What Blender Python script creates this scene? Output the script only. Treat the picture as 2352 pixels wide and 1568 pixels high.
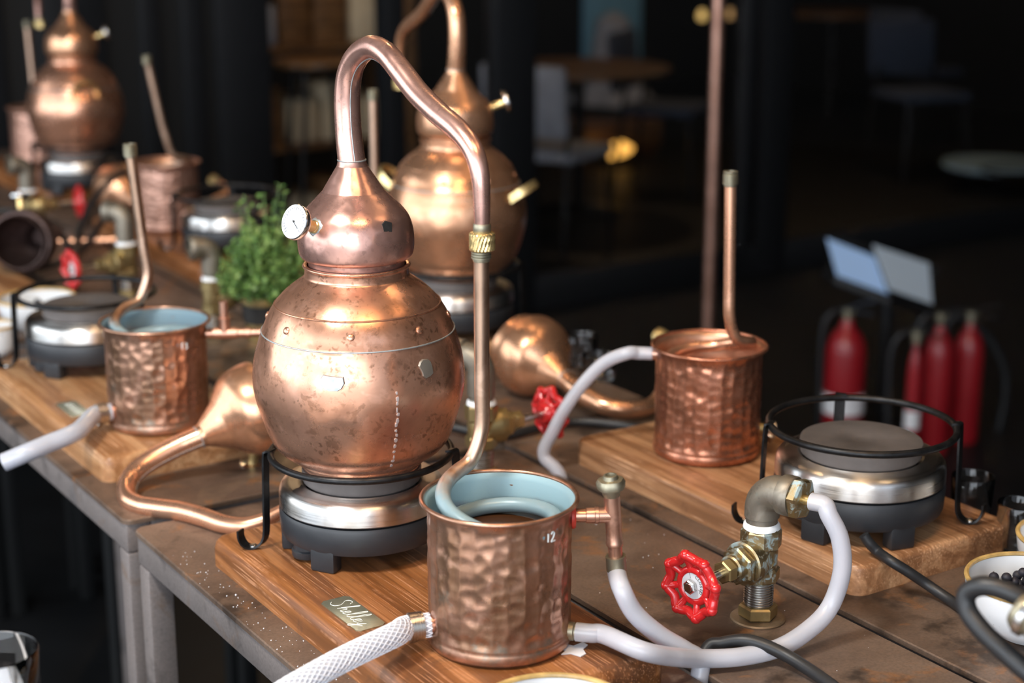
import bpy, bmesh, math, random
from mathutils import Vector, Matrix
random.seed(7)
PI = math.pi
for o in list(bpy.data.objects): bpy.data.objects.remove(o)
sc = bpy.context.scene
C = sc.collection

# ------------------------------------------------------------------ camera
TZ = 0.85                       # table top above the floor
CAMH = 0.70                     # camera above the table top
FPX, PITCH = 3800.0, math.radians(15.2)
cam = bpy.data.cameras.new('camera'); cam.sensor_width = 36.0; cam.lens = FPX / 2352 * 36
camo = bpy.data.objects.new('camera', cam); C.objects.link(camo)
camo.location = (0, 0, TZ + CAMH); camo.rotation_euler = (PI/2 - PITCH, 0, 0)
cam.clip_start = .05
cam.dof.use_dof = True; cam.dof.focus_distance = 1.60; cam.dof.aperture_fstop = 3.6
sc.camera = camo

# ------------------------------------------------------------------ world, lights, exposure
w = bpy.data.worlds.new('world'); sc.world = w; w.use_nodes = True
w.node_tree.nodes['Background'].inputs[0].default_value = (.78, .86, 1, 1)
w.node_tree.nodes['Background'].inputs[1].default_value = .62
def area(name, loc, target, sx, sy, power, col):
    l = bpy.data.lights.new(name, 'AREA'); l.shape = 'RECTANGLE'; l.size = sx; l.size_y = sy
    l.energy = power; l.color = col
    o = bpy.data.objects.new(name, l); C.objects.link(o); o.location = loc
    o.rotation_euler = (Vector(target) - Vector(loc)).to_track_quat('-Z', 'Y').to_euler()
    return o
# daylight through the open shop front to the left of and behind the photographer
area('daylight_left', (-4.2, .9, 2.0), (0, 1.8, .9), 5.0, 2.4, 95, (.86, .93, 1.0))
area('daylight_front', (-1.3, -2.8, 2.0), (0, 1.8, .9), 4.6, 2.2, 105, (.86, .93, 1.0))
# white lamp panel hung under the ceiling
area('ceiling_panel_light', (-.90, .70, 2.95), (-.9, .72, 0), .42, .42, 38, (1, .96, .9))
sc.view_settings.view_transform = 'Standard'; sc.view_settings.look = 'None'
sc.view_settings.gamma = 1; sc.view_settings.use_curve_mapping = False
sc.view_settings.exposure = 0.62

# ------------------------------------------------------------------ frames of reference
AL = math.atan(2565.0 / (FPX / math.cos(PITCH)))        # turn of the table run
E1 = Vector((-math.sin(AL), math.cos(AL))); E2 = Vector((math.cos(AL), math.sin(AL)))
FW = Vector((0, math.cos(PITCH), -math.sin(PITCH))); UP = Vector((0, math.sin(PITCH), math.cos(PITCH))); RT = Vector((1, 0, 0))
def ray(u, v): return FW + RT * ((u - 1176) / FPX) - UP * ((v - 784) / FPX)
def at(u, v, h=0.0):            # point of the photograph lying h above the table top
    d = ray(u, v); k = (h - CAMH) / d.z; p = d * k
    return Vector((p.x, p.y, TZ + h))
def dz(u, v, z):                # point of the photograph z away from the camera
    p = ray(u, v) * z
    return Vector((p.x, p.y, TZ + CAMH + p.z))
O2 = at(304, 1213).xy
def W(s, t, h=0.0):             # s along the table run, t across it, h above the table top
    q = O2 + E1 * s + E2 * t
    return Vector((q.x, q.y, TZ + h))
def ST(p): q = p.xy - O2; return q.dot(E1), q.dot(E2)
RF = AL - PI/2                  # heading of a front-row station: local x towards its condenser
RB = AL + PI/2                  # back-row stations face the other way
BH = .033                       # thickness of the wooden boards

# ------------------------------------------------------------------ mesh helpers
def R(ax, a): return Matrix.Rotation(a, 4, ax)
def T3(x, y, z): return Matrix.Translation((x, y, z))
def align(d, up=(0, 0, 1)):     # matrix whose z axis points along d
    return Vector(d).to_track_quat('Z', 'Y').to_matrix().to_4x4()
class MB:
    def __init__(s): s.v = []; s.f = []
    def add(s, vs, fs, M=None):
        b = len(s.v)
        s.v += [tuple(M @ Vector(p)) if M is not None else tuple(p) for p in vs]
        s.f += [tuple(i + b for i in f) for f in fs]; return s
    def lathe(s, prof, n=48, M=None, fn=None, loop=False):
        vs, fs, rings = [], [], []
        for j, (r, z) in enumerate(prof):
            if r < 1e-6: rings.append([len(vs)]); vs.append((0, 0, z))
            else:
                rings.append(list(range(len(vs), len(vs) + n)))
                for i in range(n):
                    a = 2*PI*i/n; rr = fn(r, z, a) if fn else r
                    vs.append((rr*math.cos(a), rr*math.sin(a), z))
        pairs = list(zip(rings, rings[1:]))
        if loop: pairs.append((rings[-1], rings[0]))
        for a, b in pairs:
            for i in range(n):
                k = (i+1) % n
                if len(a) == 1 and len(b) == 1: continue
                if len(a) == 1: fs.append((a[0], b[k], b[i]))
                elif len(b) == 1: fs.append((a[i], a[k], b[0]))
                else: fs.append((a[i], a[k], b[k], b[i]))
        return s.add(vs, fs, M)
    def tube(s, pts, r, n=14, cap=True, M=None, closed=False):
        pts = [Vector(p) for p in pts]; N = len(pts)
        rs = r if isinstance(r, (list, tuple)) else [r]*N
        vs, fs = [], []
        def tan(i):
            if closed: return (pts[(i+1) % N] - pts[i-1]).normalized()
            return (pts[min(i+1, N-1)] - pts[max(i-1, 0)]).normalized()
        t0 = tan(0); u = t0.orthogonal().normalized()
        for i in range(N):
            t = tan(i); u = (u - t*u.dot(t)).normalized(); b = t.cross(u)
            for k in range(n):
                a = 2*PI*k/n; vs.append(pts[i] + (u*math.cos(a) + b*math.sin(a))*rs[i])
        for i in range(N if closed else N-1):
            j = (i+1) % N
            for k in range(n):
                l = (k+1) % n; fs.append((i*n+k, i*n+l, j*n+l, j*n+k))
        if cap and not closed:
            fs.append(tuple(range(n))[::-1]); fs.append(tuple((N-1)*n+k for k in range(n)))
        return s.add(vs, fs, M)
    def torus(s, RR, r, z=0, n=64, m=10, M=None):
        return s.tube([(RR*math.cos(2*PI*i/n), RR*math.sin(2*PI*i/n), z) for i in range(n)], r, m, False, M, True)
    def strip(s, pts, wd, th, side, M=None):   # flat bar along pts, width along the vector side
        pts = [Vector(p) for p in pts]; N = len(pts); vs, fs = [], []
        sd = Vector(side).normalized()
        for i in range(N):
            t = (pts[min(i+1, N-1)] - pts[max(i-1, 0)]).normalized(); nn = t.cross(sd).normalized()
            for a, b in ((-1, -1), (1, -1), (1, 1), (-1, 1)): vs.append(pts[i] + sd*a*wd/2 + nn*b*th/2)
        for i in range(N-1):
            for k in range(4):
                l = (k+1) % 4; fs.append((i*4+k, i*4+l, i*4+4+l, i*4+4+k))
        fs.append((3, 2, 1, 0)); b = (N-1)*4; fs.append((b, b+1, b+2, b+3))
        return s.add(vs, fs, M)
    def box(s, x0, x1, y0, y1, z0, z1, bev=0, seg=2, M=None):
        bm = bmesh.new(); bmesh.ops.create_cube(bm, size=1)
        for v in bm.verts: v.co = Vector(((x0+x1)/2 + v.co.x*(x1-x0), (y0+y1)/2 + v.co.y*(y1-y0), (z0+z1)/2 + v.co.z*(z1-z0)))
        if bev: bmesh.ops.bevel(bm, geom=list(bm.edges), offset=bev, segments=seg, affect='EDGES', profile=.5)
        bm.verts.index_update()
        s.add([v.co.copy() for v in bm.verts], [tuple(v.index for v in f.verts) for f in bm.faces], M); bm.free(); return s
    def hexa(s, r, z0, z1, ch=.0015, M=None, n=6):
        return s.lathe([(0, z0), (r-ch, z0), (r, z0+ch), (r, z1-ch), (r-ch, z1), (0, z1)], n, M)
    def ball(s, r, M=None, n=16, sq=1.0):
        return s.lathe([(r*math.sin(PI*i/(n//2)) if 0 < i < n//2 else 0, -r*sq*math.cos(PI*i/(n//2))) for i in range(n//2+1)], n, M)
    def mesh(s, name, smooth=40):
        me = bpy.data.meshes.new(name); me.from_pydata(s.v, [], s.f); me.validate()
        bm = bmesh.new(); bm.from_mesh(me); bmesh.ops.recalc_face_normals(bm, faces=bm.faces); bm.to_mesh(me); bm.free()
        if smooth:
            me.shade_smooth(); me.set_sharp_from_angle(angle=math.radians(smooth))
        return me
MESH = {}
def part(name, mat, parent, mb=None, key=None, label=None, smooth=40, loc=None, kind=None, M=None):
    if key and key in MESH: me = MESH[key]
    else:
        if callable(mb): mb = mb()
        me = mb.mesh(name, smooth)
        if key: MESH[key] = me
    o = bpy.data.objects.new(name, me); C.objects.link(o)
    if not me.materials: me.materials.append(mat)
    if me.materials[0] != mat:
        o.material_slots[0].link = 'OBJECT'; o.material_slots[0].material = mat
    if parent: o.parent = parent
    if loc is not None: o.location = loc
    if M is not None: o.matrix_local = M
    if label: o['label'] = label
    if kind: o['kind'] = kind
    return o
def tag(o, label, cat, group=None, kind=None):
    o['label'] = label
    if cat: o['category'] = cat
    if group: o['group'] = group
    if kind: o['kind'] = kind
    return o
def thing(name, label, cat, loc, rz=0, group=None, scale=1, M=None, kind=None):
    o = bpy.data.objects.new(name, None); C.objects.link(o); o.empty_display_size = .02
    if M is not None: o.matrix_world = M
    else: o.location = loc; o.rotation_euler = (0, 0, rz); o.scale = (scale,)*3
    if kind: o['kind'] = kind; o['label'] = label
    else: tag(o, label, cat, group)
    return o
def solo(name, label, cat, mat, mb, group=None, smooth=40, loc=None, rz=0):
    o = part(name, mat, None, mb, smooth=smooth, loc=loc)
    o.rotation_euler = (0, 0, rz)
    return tag(o, label, cat, group)
def spline(pts, k=8):
    P = [Vector(p) for p in pts]; out = []
    P = [P[0]*2 - P[1]] + P + [P[-1]*2 - P[-2]]
    for i in range(1, len(P)-2):
        a, b, c, d = P[i-1:i+3]
        for j in range(k):
            t = j/k
            out.append(.5*((2*b) + (c-a)*t + (2*a-5*b+4*c-d)*t*t + (3*b-a-3*c+d)*t**3))
    out.append(P[-2]); return out
def lerplist(vals, k=8):
    out = []
    for a, b in zip(vals, vals[1:]):
        for j in range(k): out.append(a + (b-a)*j/k)
    out.append(vals[-1]); return out
def rel(pts, o):                # world points into the frame of an unscaled thing
    bpy.context.view_layer.update(); Mi = o.matrix_world.inverted()
    return [Mi @ Vector(p) for p in pts]

# ------------------------------------------------------------------ materials
def newmat(name):
    m = bpy.data.materials.new(name); m.use_nodes = True
    nt = m.node_tree; return m, nt, nt.nodes['Principled BSDF']
def N(nt, t, **kw):
    n = nt.nodes.new(t)
    for k, v in kw.items():
        if k in ('operation', 'data_type', 'blend_type', 'feature', 'distance', 'noise_dimensions', 'wave_type', 'bands_direction', 'wave_profile', 'interpolation'): setattr(n, k, v)
        else: n.inputs[k].default_value = v
    return n
def coord(nt, scale=(1, 1, 1), kind='Object'):
    c = nt.nodes.new('ShaderNodeTexCoord'); mp = nt.nodes.new('ShaderNodeMapping')
    mp.inputs['Scale'].default_value = scale; nt.links.new(c.outputs[kind], mp.inputs[0]); return mp.outputs[0]
def noise(nt, vec, scale, detail=4, rough=.55, dist=0):
    n = N(nt, 'ShaderNodeTexNoise', Scale=scale, Detail=detail, Roughness=rough, Distortion=dist); nt.links.new(vec, n.inputs['Vector']); return n.outputs['Fac']
def ramp(nt, fac, stops):
    r = nt.nodes.new('ShaderNodeValToRGB'); el = r.color_ramp.elements
    while len(el) < len(stops): el.new(.5)
    for e, (p, c) in zip(el, stops): e.position = p; e.color = (*c, 1) if len(c) == 3 else c
    nt.links.new(fac, r.inputs[0]); return r.outputs[0]
def g(x): return (x, x, x)
def mix(nt, fac, a, b, blend='MIX'):
    m = nt.nodes.new('ShaderNodeMix'); m.data_type = 'RGBA'; m.blend_type = blend
    for sck, val in ((m.inputs[0], fac), (m.inputs[6], a), (m.inputs[7], b)):
        if isinstance(val, (int, float)): sck.default_value = val
        elif isinstance(val, tuple): sck.default_value = (*val, 1)
        else: nt.links.new(val, sck)
    return m.outputs[2]
def bump(nt, p, h, strength=.2, dist=.002, prev=None):
    b = nt.nodes.new('ShaderNodeBump'); b.inputs['Strength'].default_value = strength; b.inputs['Distance'].default_value = dist
    nt.links.new(h, b.inputs['Height'])
    if prev is not None: nt.links.new(prev, b.inputs['Normal'])
    nt.links.new(b.outputs[0], p.inputs['Normal']); return b.outputs[0]
def zval(nt):
    c = nt.nodes.new('ShaderNodeTexCoord'); s = nt.nodes.new('ShaderNodeSeparateXYZ'); nt.links.new(c.outputs['Object'], s.inputs[0]); return s.outputs[2]

def copper(name, base, brown, amount=.5, spots=.5, rough=(.2, .42), hammer=0, hscale=70, green=0, scale=9, stretch=(1, 1, 1)):
    m, nt, p = newmat(name); p.inputs['Metallic'].default_value = .86
    v = coord(nt, stretch); v1 = coord(nt)
    n1 = noise(nt, v, scale, 6, .6, .6)
    col = mix(nt, ramp(nt, n1, [(.40, g(0)), (.68, g(amount))]), base, brown)
    n2 = noise(nt, v1, 42, 3, .6, .3)
    pale = tuple(min(1, c*1.12 + .05) for c in base)
    col = mix(nt, ramp(nt, n2, [(.56, g(0)), (.66, g(.55))]), col, pale)
    if spots:
        nd = N(nt, 'ShaderNodeTexNoise', Scale=140.0, Detail=3.0); nt.links.new(v1, nd.inputs['Vector'])
        vd = mix(nt, .012, v1, nd.outputs['Color'])
        vo = N(nt, 'ShaderNodeTexVoronoi', Scale=150.0, Randomness=1.0); nt.links.new(vd, vo.inputs['Vector'])
        sp = nt.nodes.new('ShaderNodeMath'); sp.operation = 'MULTIPLY'
        nt.links.new(ramp(nt, vo.outputs['Distance'], [(.18, g(1)), (.40, g(0))]), sp.inputs[0])
        nt.links.new(ramp(nt, noise(nt, v1, 34, 3), [(.46, g(0)), (.62, g(spots*.8))]), sp.inputs[1])
        col = mix(nt, sp.outputs[0], col, tuple(c*.62 for c in brown))
        blot = ramp(nt, noise(nt, v1, 62, 4, .6, .4), [(.60, g(0)), (.66, g(spots*.55))])
        col = mix(nt, blot, col, tuple(c*.75 for c in brown))
    if green:
        n5 = noise(nt, v1, 26, 5, .65)
        gm = ramp(nt, n5, [(.60, g(0)), (.72, g(green))])
        col = mix(nt, gm, col, (.16, .27, .25))
    nt.links.new(col, p.inputs['Base Color'])
    n3 = noise(nt, v1, 22, 5, .6)
    nt.links.new(ramp(nt, n3, [(.3, g(rough[0])), (.75, g(rough[1]))]), p.inputs['Roughness'])
    pv = None
    if hammer:
        vo = N(nt, 'ShaderNodeTexVoronoi', Scale=float(hscale), Randomness=.8, feature='SMOOTH_F1', Smoothness=.5); nt.links.new(v1, vo.inputs['Vector'])
        pv = bump(nt, p, vo.outputs['Distance'], hammer, .003)
    nf = noise(nt, v1, 160, 4); bump(nt, p, nf, .05, .0008, pv)
    return m
COP = (.80, .42, .275); BRN = (.40, .195, .115)
M = {}
M['cop_pot'] = copper('copper_pot_bright', (.78, .42, .285), (.44, .215, .125), .85, .95, (.21, .40), .07, 40)
M['cop_pink'] = copper('copper_pink', (.70, .405, .335), (.45, .245, .195), .6, .45, (.22, .38), .14, 80)
M['cop_pinkpipe'] = copper('copper_pink_pipe', (.72, .425, .35), (.46, .25, .20), .55, .5, (.20, .36))
M['cop_orange'] = copper('copper_orange', (.74, .405, .245), (.44, .22, .115), .7, .3, (.22, .40), .10, 60)
M['cop_brown'] = copper('copper_brown_bucket', (.55, .305, .21), (.235, .130, .072), 1.0, .3, (.25, .42), 0, 60, .5, 16, (1, 1, .6))
M['cop_red'] = copper('copper_red_bucket', (.66, .275, .165), (.28, .120, .070), .95, .4, (.20, .38), 0, 60, 0, 16, (1, 1, .6))
M['cop_dull'] = copper('copper_dull', (.58, .33, .25), (.33, .17, .12), .8, .3, (.32, .5), .08, 60)
M['cop_shaded'] = copper('copper_shaded', (.11, .075, .07), (.06, .04, .035), .8, .2, (.4, .55))  # near-black copper puts the shade inside the open head into colour
M['cop_tube'] = copper('copper_tube_tarnished', (.62, .42, .31), (.36, .24, .16), .7, .2, (.28, .46), 0, 60, .15, 20, (1, 1, .25))
M['cop_fit'] = copper('copper_fitting', (.70, .40, .29), (.40, .21, .14), .7, .3, (.24, .42))
M['cop_joint'] = copper('copper_joint_clean', (.86, .47, .30), (.6, .3, .18), .4, .2, (.2, .38))

def coilmat(name, zlow, zhigh):   # tarnished tube with blue-green verdigris where it meets the water
    m = copper(name, (.60, .40, .29), (.36, .23, .15), .7, .2, (.3, .48), 0, 60, 0, 20, (1, 1, .25))
    nt = m.node_tree; p = nt.nodes['Principled BSDF']
    z = zval(nt); mr = N(nt, 'ShaderNodeMapRange'); nt.links.new(z, mr.inputs[0])
    mr.inputs[1].default_value = zhigh; mr.inputs[2].default_value = zlow
    nz = noise(nt, coord(nt), 60, 4); mm = nt.nodes.new('ShaderNodeMath'); mm.operation = 'MULTIPLY_ADD'
    nt.links.new(nz, mm.inputs[0]); mm.inputs[1].default_value = .6; nt.links.new(mr.outputs[0], mm.inputs[2])
    fac = ramp(nt, mm.outputs[0], [(.55, g(0)), (.95, g(.92))])
    old = p.inputs['Base Color'].links[0].from_socket
    nt.links.new(mix(nt, fac, old, (.22, .35, .40)), p.inputs['Base Color'])
    inv = nt.nodes.new('ShaderNodeMath'); inv.operation = 'SUBTRACT'; inv.inputs[0].default_value = 1; nt.links.new(fac, inv.inputs[1])
    nt.links.new(inv.outputs[0], p.inputs['Metallic'])
    return m
def insidemat(name, col, zlow, zhigh):  # verdigris band inside a bucket, brown below the water line
    m, nt, p = newmat(name); z = zval(nt); v = coord(nt)
    mr = N(nt, 'ShaderNodeMapRange'); nt.links.new(z, mr.inputs[0]); mr.inputs[1].default_value = zlow; mr.inputs[2].default_value = zhigh
    nz = noise(nt, v, 45, 5); mm = nt.nodes.new('ShaderNodeMath'); mm.operation = 'MULTIPLY_ADD'
    nt.links.new(nz, mm.inputs[0]); mm.inputs[1].default_value = .7; nt.links.new(mr.outputs[0], mm.inputs[2])
    c1 = ramp(nt, mm.outputs[0], [(.30, (.10, .04, .02)), (.55, (.12, .09, .10)), (.75, (.20, .24, .28)), (.95, col)])
    nt.links.new(c1, p.inputs['Base Color']); p.inputs['Roughness'].default_value = .6; p.inputs['Metallic'].default_value = .15
    bump(nt, p, nz, .3, .001); return m
M['coilA'] = coilmat('coil_verdigris', .128, .165)
M['coilC'] = coilmat('coil_half_verdigris', .126, .150)
M['insA'] = insidemat('bucket_inside_verdigris', (.25, .385, .43), .092, .128)
M['insC'] = insidemat('bucket_inside_bluegrey', (.17, .27, .33), .092, .135)
M['insB'] = copper('bucket_inside_copper', (.62, .36, .24), (.36, .18, .1), .7, .2, (.3, .45))

def simple(name, col, rough=.5, metal=0, coat=0, var=.0, vscale=30, bmp=0, spec=None, trans=0, sss=0, emit=0):
    m, nt, p = newmat(name); p.inputs['Roughness'].default_value = rough; p.inputs['Metallic'].default_value = metal
    v = coord(nt); n1 = noise(nt, v, vscale, 5)
    lo = tuple(c*(1-var) for c in col); hi = tuple(min(1, c*(1+var)) for c in col)
    nt.links.new(ramp(nt, n1, [(.3, lo), (.7, hi)]), p.inputs['Base Color'])
    p.inputs['Coat Weight'].default_value = coat
    if bmp: bump(nt, p, noise(nt, v, vscale*4, 4), bmp, .001)
    if trans: p.inputs['Transmission Weight'].default_value = trans
    if sss: p.inputs['Subsurface Weight'].default_value = sss; p.inputs['Subsurface Radius'].default_value = (.01, .01, .012)
    if emit: p.inputs['Emission Color'].default_value = (*col, 1); p.inputs['Emission Strength'].default_value = emit
    return m
def wood(name, a, b, c, ax=1, scale=1, rough=(.3, .5), stain=.5):
    m, nt, p = newmat(name)
    st = [30, 30, 30]; st[ax] = 1.6
    n1 = noise(nt, coord(nt, tuple(x*scale for x in st)), 1.0, 7, .6, 1.2)
    st2 = [170, 170, 170]; st2[ax] = 5
    n2 = noise(nt, coord(nt, tuple(st2)), 1, 4, .6)
    st3 = [420, 420, 420]; st3[ax] = 9
    n5 = noise(nt, coord(nt, tuple(st3)), 1, 2, .5)
    col = ramp(nt, n1, [(.34, tuple(x*.75 for x in a)), (.44, a), (.52, b), (.60, c), (.68, b)])
    col = mix(nt, ramp(nt, n2, [(.40, g(.40)), (.56, g(0))]), col, tuple(x*.72 for x in a))
    n3 = noise(nt, coord(nt), 9, 6, .68, .5)
    col = mix(nt, ramp(nt, n3, [(.56, g(0)), (.66, g(stain))]), col, (.045, .025, .016))
    n4 = noise(nt, coord(nt), 15, 5, .7)
    mm = nt.nodes.new('ShaderNodeMath'); mm.operation = 'MULTIPLY'
    nt.links.new(ramp(nt, n5, [(.56, g(0)), (.62, g(1))]), mm.inputs[0]); nt.links.new(ramp(nt, n4, [(.44, g(0)), (.60, g(.6))]), mm.inputs[1])
    col = mix(nt, mm.outputs[0], col, tuple(min(1, x*1.4+.08) for x in c))
    nt.links.new(col, p.inputs['Base Color'])
    nt.links.new(ramp(nt, n3, [(.3, g(rough[0])), (.7, g(rough[1]))]), p.inputs['Roughness'])
    bump(nt, p, n2, .15, .0012); return m
M['wood'] = wood('board_orange_brown', (.19, .068, .020), (.30, .112, .034), (.40, .165, .058))
M['woodB'] = wood('board_light_grain', (.29, .135, .06), (.43, .22, .105), (.53, .30, .155), stain=.35)
M['woodC'] = wood('board_dry_orange', (.31, .14, .055), (.44, .225, .10), (.52, .30, .15), stain=.2)
def rust(name, a, b, c, d, rough=(.32, .6), metal=.35):
    m, nt, p = newmat(name); v = coord(nt)
    n1 = noise(nt, v, 5, 8, .62, .4); n2 = noise(nt, v, 14, 7, .65, .6); n3 = noise(nt, v, 300, 3)
    col = ramp(nt, n1, [(.3, a), (.5, b), (.68, c)])
    col = mix(nt, ramp(nt, n2, [(.57, g(0)), (.66, g(.8))]), col, d)
    col = mix(nt, ramp(nt, noise(nt, v, 8, 6, .6), [(.55, g(0)), (.63, g(.8))]), col, tuple(x*.40 for x in a))
    col = mix(nt, ramp(nt, n3, [(.35, g(.25)), (.6, g(0))]), col, tuple(x*.4 for x in a))
    nt.links.new(col, p.inputs['Base Color']); p.inputs['Metallic'].default_value = metal
    nt.links.new(ramp(nt, n2, [(.3, g(rough[0])), (.7, g(rough[1]))]), p.inputs['Roughness'])
    bump(nt, p, n3, .06, .0006); return m
M['steel_top'] = rust('rusted_steel_top', (.085, .058, .044), (.182, .122, .088), (.27, .188, .138), (.33, .145, .052))
M['steel_rail'] = rust('bare_steel_rail', (.17, .145, .135), (.215, .185, .175), (.25, .21, .195), (.19, .135, .105), (.45, .65), .3)
M['blackplastic'] = simple('black_plastic', (.022, .024, .028), .42, 0, 0, .1, 60, .05)
M['blackmetal'] = simple('black_metal', (.018, .018, .019), .38, .6, 0, .5, 80, .1)
M['rubber'] = simple('black_rubber', (.016, .017, .019), .45, 0, 0, .2, 40)
def brushed(name, col, rough):
    m, nt, p = newmat(name); p.inputs['Metallic'].default_value = 1; p.inputs['Base Color'].default_value = (*col, 1)
    n1 = noise(nt, coord(nt, (14, 14, 1200)), 1, 2)
    nt.links.new(ramp(nt, n1, [(.3, g(rough-.07)), (.7, g(rough+.08))]), p.inputs['Roughness'])
    n2 = noise(nt, coord(nt), 25, 5); col2 = ramp(nt, n2, [(.45, col), (.75, tuple(c*.72 for c in (col[0]*1.05, col[1]*.95, col[2]*.85)))])
    nt.links.new(col2, p.inputs['Base Color']); bump(nt, p, n1, .02, .0003); return m
M['inox'] = brushed('brushed_stainless', (.82, .81, .79), .33)
_nt = M['inox'].node_tree; _p = _nt.nodes['Principled BSDF']; _t = _nt.nodes.new('ShaderNodeTangent'); _t.direction_type = 'RADIAL'; _t.axis = 'Z'
_nt.links.new(_t.outputs[0], _p.inputs['Tangent']); _p.inputs['Anisotropic'].default_value = .85; _p.inputs['Anisotropic Rotation'].default_value = .25
M['chrome'] = brushed('worn_chrome', (.7, .7, .7), .2)
M['clampsteel'] = brushed('clamp_steel', (.50, .47, .43), .3)
M['castplate'] = simple('grey_cast_hob', (.13, .115, .11), .55, .35, 0, .25, 18, .15)
M['brass'] = copper('brass_dull', (.42, .325, .155), (.27, .20, .09), .6, .3, (.3, .48))
M['brass_bright'] = copper('brass_bright', (.83, .64, .30), (.60, .42, .17), .4, 0, (.2, .34))
M['brass_green'] = copper('brass_verdigris', (.37, .29, .16), (.23, .18, .10), .6, .3, (.38, .52), 0, 60, 0)
_nt = M['brass_green'].node_tree; _p = _nt.nodes['Principled BSDF']
_f = ramp(_nt, noise(_nt, coord(_nt), 85, 6, .65, .8), [(.50, g(0)), (.62, g(.85))])
_nt.links.new(mix(_nt, _f, _p.inputs['Base Color'].links[0].from_socket, (.30, .43, .47)), _p.inputs['Base Color'])
_i = _nt.nodes.new('ShaderNodeMath'); _i.operation = 'SUBTRACT'; _i.inputs[0].default_value = 1; _nt.links.new(_f, _i.inputs[1]); _nt.links.new(_i.outputs[0], _p.inputs['Metallic'])
M['bronze'] = copper('grey_bronze_elbow', (.29, .26, .21), (.19, .165, .13), .7, .4, (.46, .62), 0, 60, .6)
M['flange'] = copper('dusty_flange', (.25, .19, .13), (.18, .13, .09), .6, .3, (.5, .65))
M['oldbrass'] = copper('threaded_brass_grey', (.36, .33, .24), (.25, .22, .15), .5, 0, (.4, .5))
M['solder'] = simple('solder_grey', (.42, .46, .47), .45, .7, 0, .25, 120, .1)
M['white_tape'] = simple('white_thread_tape', (.82, .84, .86), .5)
M['red'] = simple('red_enamel', (.56, .018, .020), .22, 0, .6, .15, 40, .05)
M['shaded_red'] = simple('shaded_red_paint', (.30, .010, .016), .35, 0, .3, .1, 10)  # red darkened so the colour carries the shade around the extinguishers
M['redrubber'] = simple('red_washer', (.55, .05, .03), .45)
M['hose'] = simple('milky_silicone_hose', (.72, .73, .80), .32, 0, .15, .04, 20, 0, trans=.4, sss=.0)
M['hose_clear'] = simple('clear_pvc_hose', (.74, .77, .86), .24, 0, .2, .04, 20, 0, trans=.45)
M['braid'] = simple('white_braid_thread', (.85, .87, .92), .5)
M['ceramic'] = None
def ceramic():
    m, nt, p = newmat('white_speckled_ceramic'); v = coord(nt)
    vo = N(nt, 'ShaderNodeTexVoronoi', Scale=120.0); nt.links.new(v, vo.inputs['Vector'])
    s1 = ramp(nt, vo.outputs['Distance'], [(.10, g(1)), (.17, g(0))]); s2 = ramp(nt, noise(nt, v, 60, 2), [(.54, g(0)), (.58, g(1))])
    k = nt.nodes.new('ShaderNodeMath'); k.operation = 'MULTIPLY'; nt.links.new(s1, k.inputs[0]); nt.links.new(s2, k.inputs[1])
    nt.links.new(mix(nt, k.outputs[0], (.78, .80, .82), (.12, .10, .07)), p.inputs['Base Color'])
    p.inputs['Roughness'].default_value = .18; return m
M['ceramic'] = ceramic()
M['glaze'] = simple('mustard_glaze_rim', (.52, .34, .12), .3, 0, 0, .3, 60)
M['berry'] = simple('juniper_berry', (.018, .017, .026), .5, 0, 0, .6, 300, .2)
def glassmat(name, col=(1, 1, 1), rough=0.0, ior=1.46):
    m, nt, p = newmat(name); p.inputs['Base Color'].default_value = (*col, 1); p.inputs['Roughness'].default_value = rough
    p.inputs['Transmission Weight'].default_value = 1; p.inputs['IOR'].default_value = ior; return m
M['glass'] = glassmat('clear_glass')
M['water'] = glassmat('still_water', (1, 1, 1), 0, 1.33)
def tea(name, col):
    m, nt, p = newmat(name); p.inputs['Base Color'].default_value = (*col, 1); p.inputs['Roughness'].default_value = .03
    p.inputs['IOR'].default_value = 1.33
    bump(nt, p, noise(nt, coord(nt), 40, 2), .10, .003); return m
M['brownwater'] = tea('brown_condenser_water', (.055, .022, .009))
M['redwater'] = tea('red_brown_condenser_water', (.07, .016, .009))
M['leaf'] = None
def leafmat():
    m, nt, p = newmat('small_green_leaves'); v = coord(nt)
    nt.links.new(ramp(nt, noise(nt, v, 38, 3), [(.3, (.07, .15, .045)), (.5, (.16, .29, .075)), (.7, (.33, .46, .15))]), p.inputs['Base Color'])
    p.inputs['Roughness'].default_value = .42; p.inputs['Subsurface Weight'].default_value = .15
    p.inputs['Subsurface Radius'].default_value = (.003, .006, .002); return m
M['leaf'] = leafmat()
M['gold'] = copper('gold_foil_pot', (.72, .60, .30), (.5, .4, .18), .3, 0, (.25, .4))
M['paper'] = simple('white_paper', (.78, .80, .84), .6)
M['dial'] = simple('white_dial', (.56, .60, .66), .4, 0, .2)
M['ink'] = simple('black_ink', (.02, .02, .02), .5)
M['chalk'] = simple('white_paint_pen', (.74, .80, .80), .6)
M['black'] = simple('matte_black_paint', (.008, .0085, .009), .5)
M['frame'] = simple('black_window_frame', (.012, .013, .015), .35, 0, 0, .1)
M['floor'] = simple('dark_floor', (.006, .0065, .0075), .5, 0, 0, .35, 6)
M['ceil'] = simple('dark_ceiling', (.05, .045, .04), .8)
M['whiteplaster'] = simple('pale_plaster', (.6, .62, .66), .8)
M['bouncetop'] = simple('white_bounce_top', (.72, .74, .77), .4)  # white chosen to bounce daylight up onto the copper
M['label'] = simple('silver_label', (.6, .6, .62), .4)
M['hex'] = brushed('nut_steel', (.55, .54, .52), .25)

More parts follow.
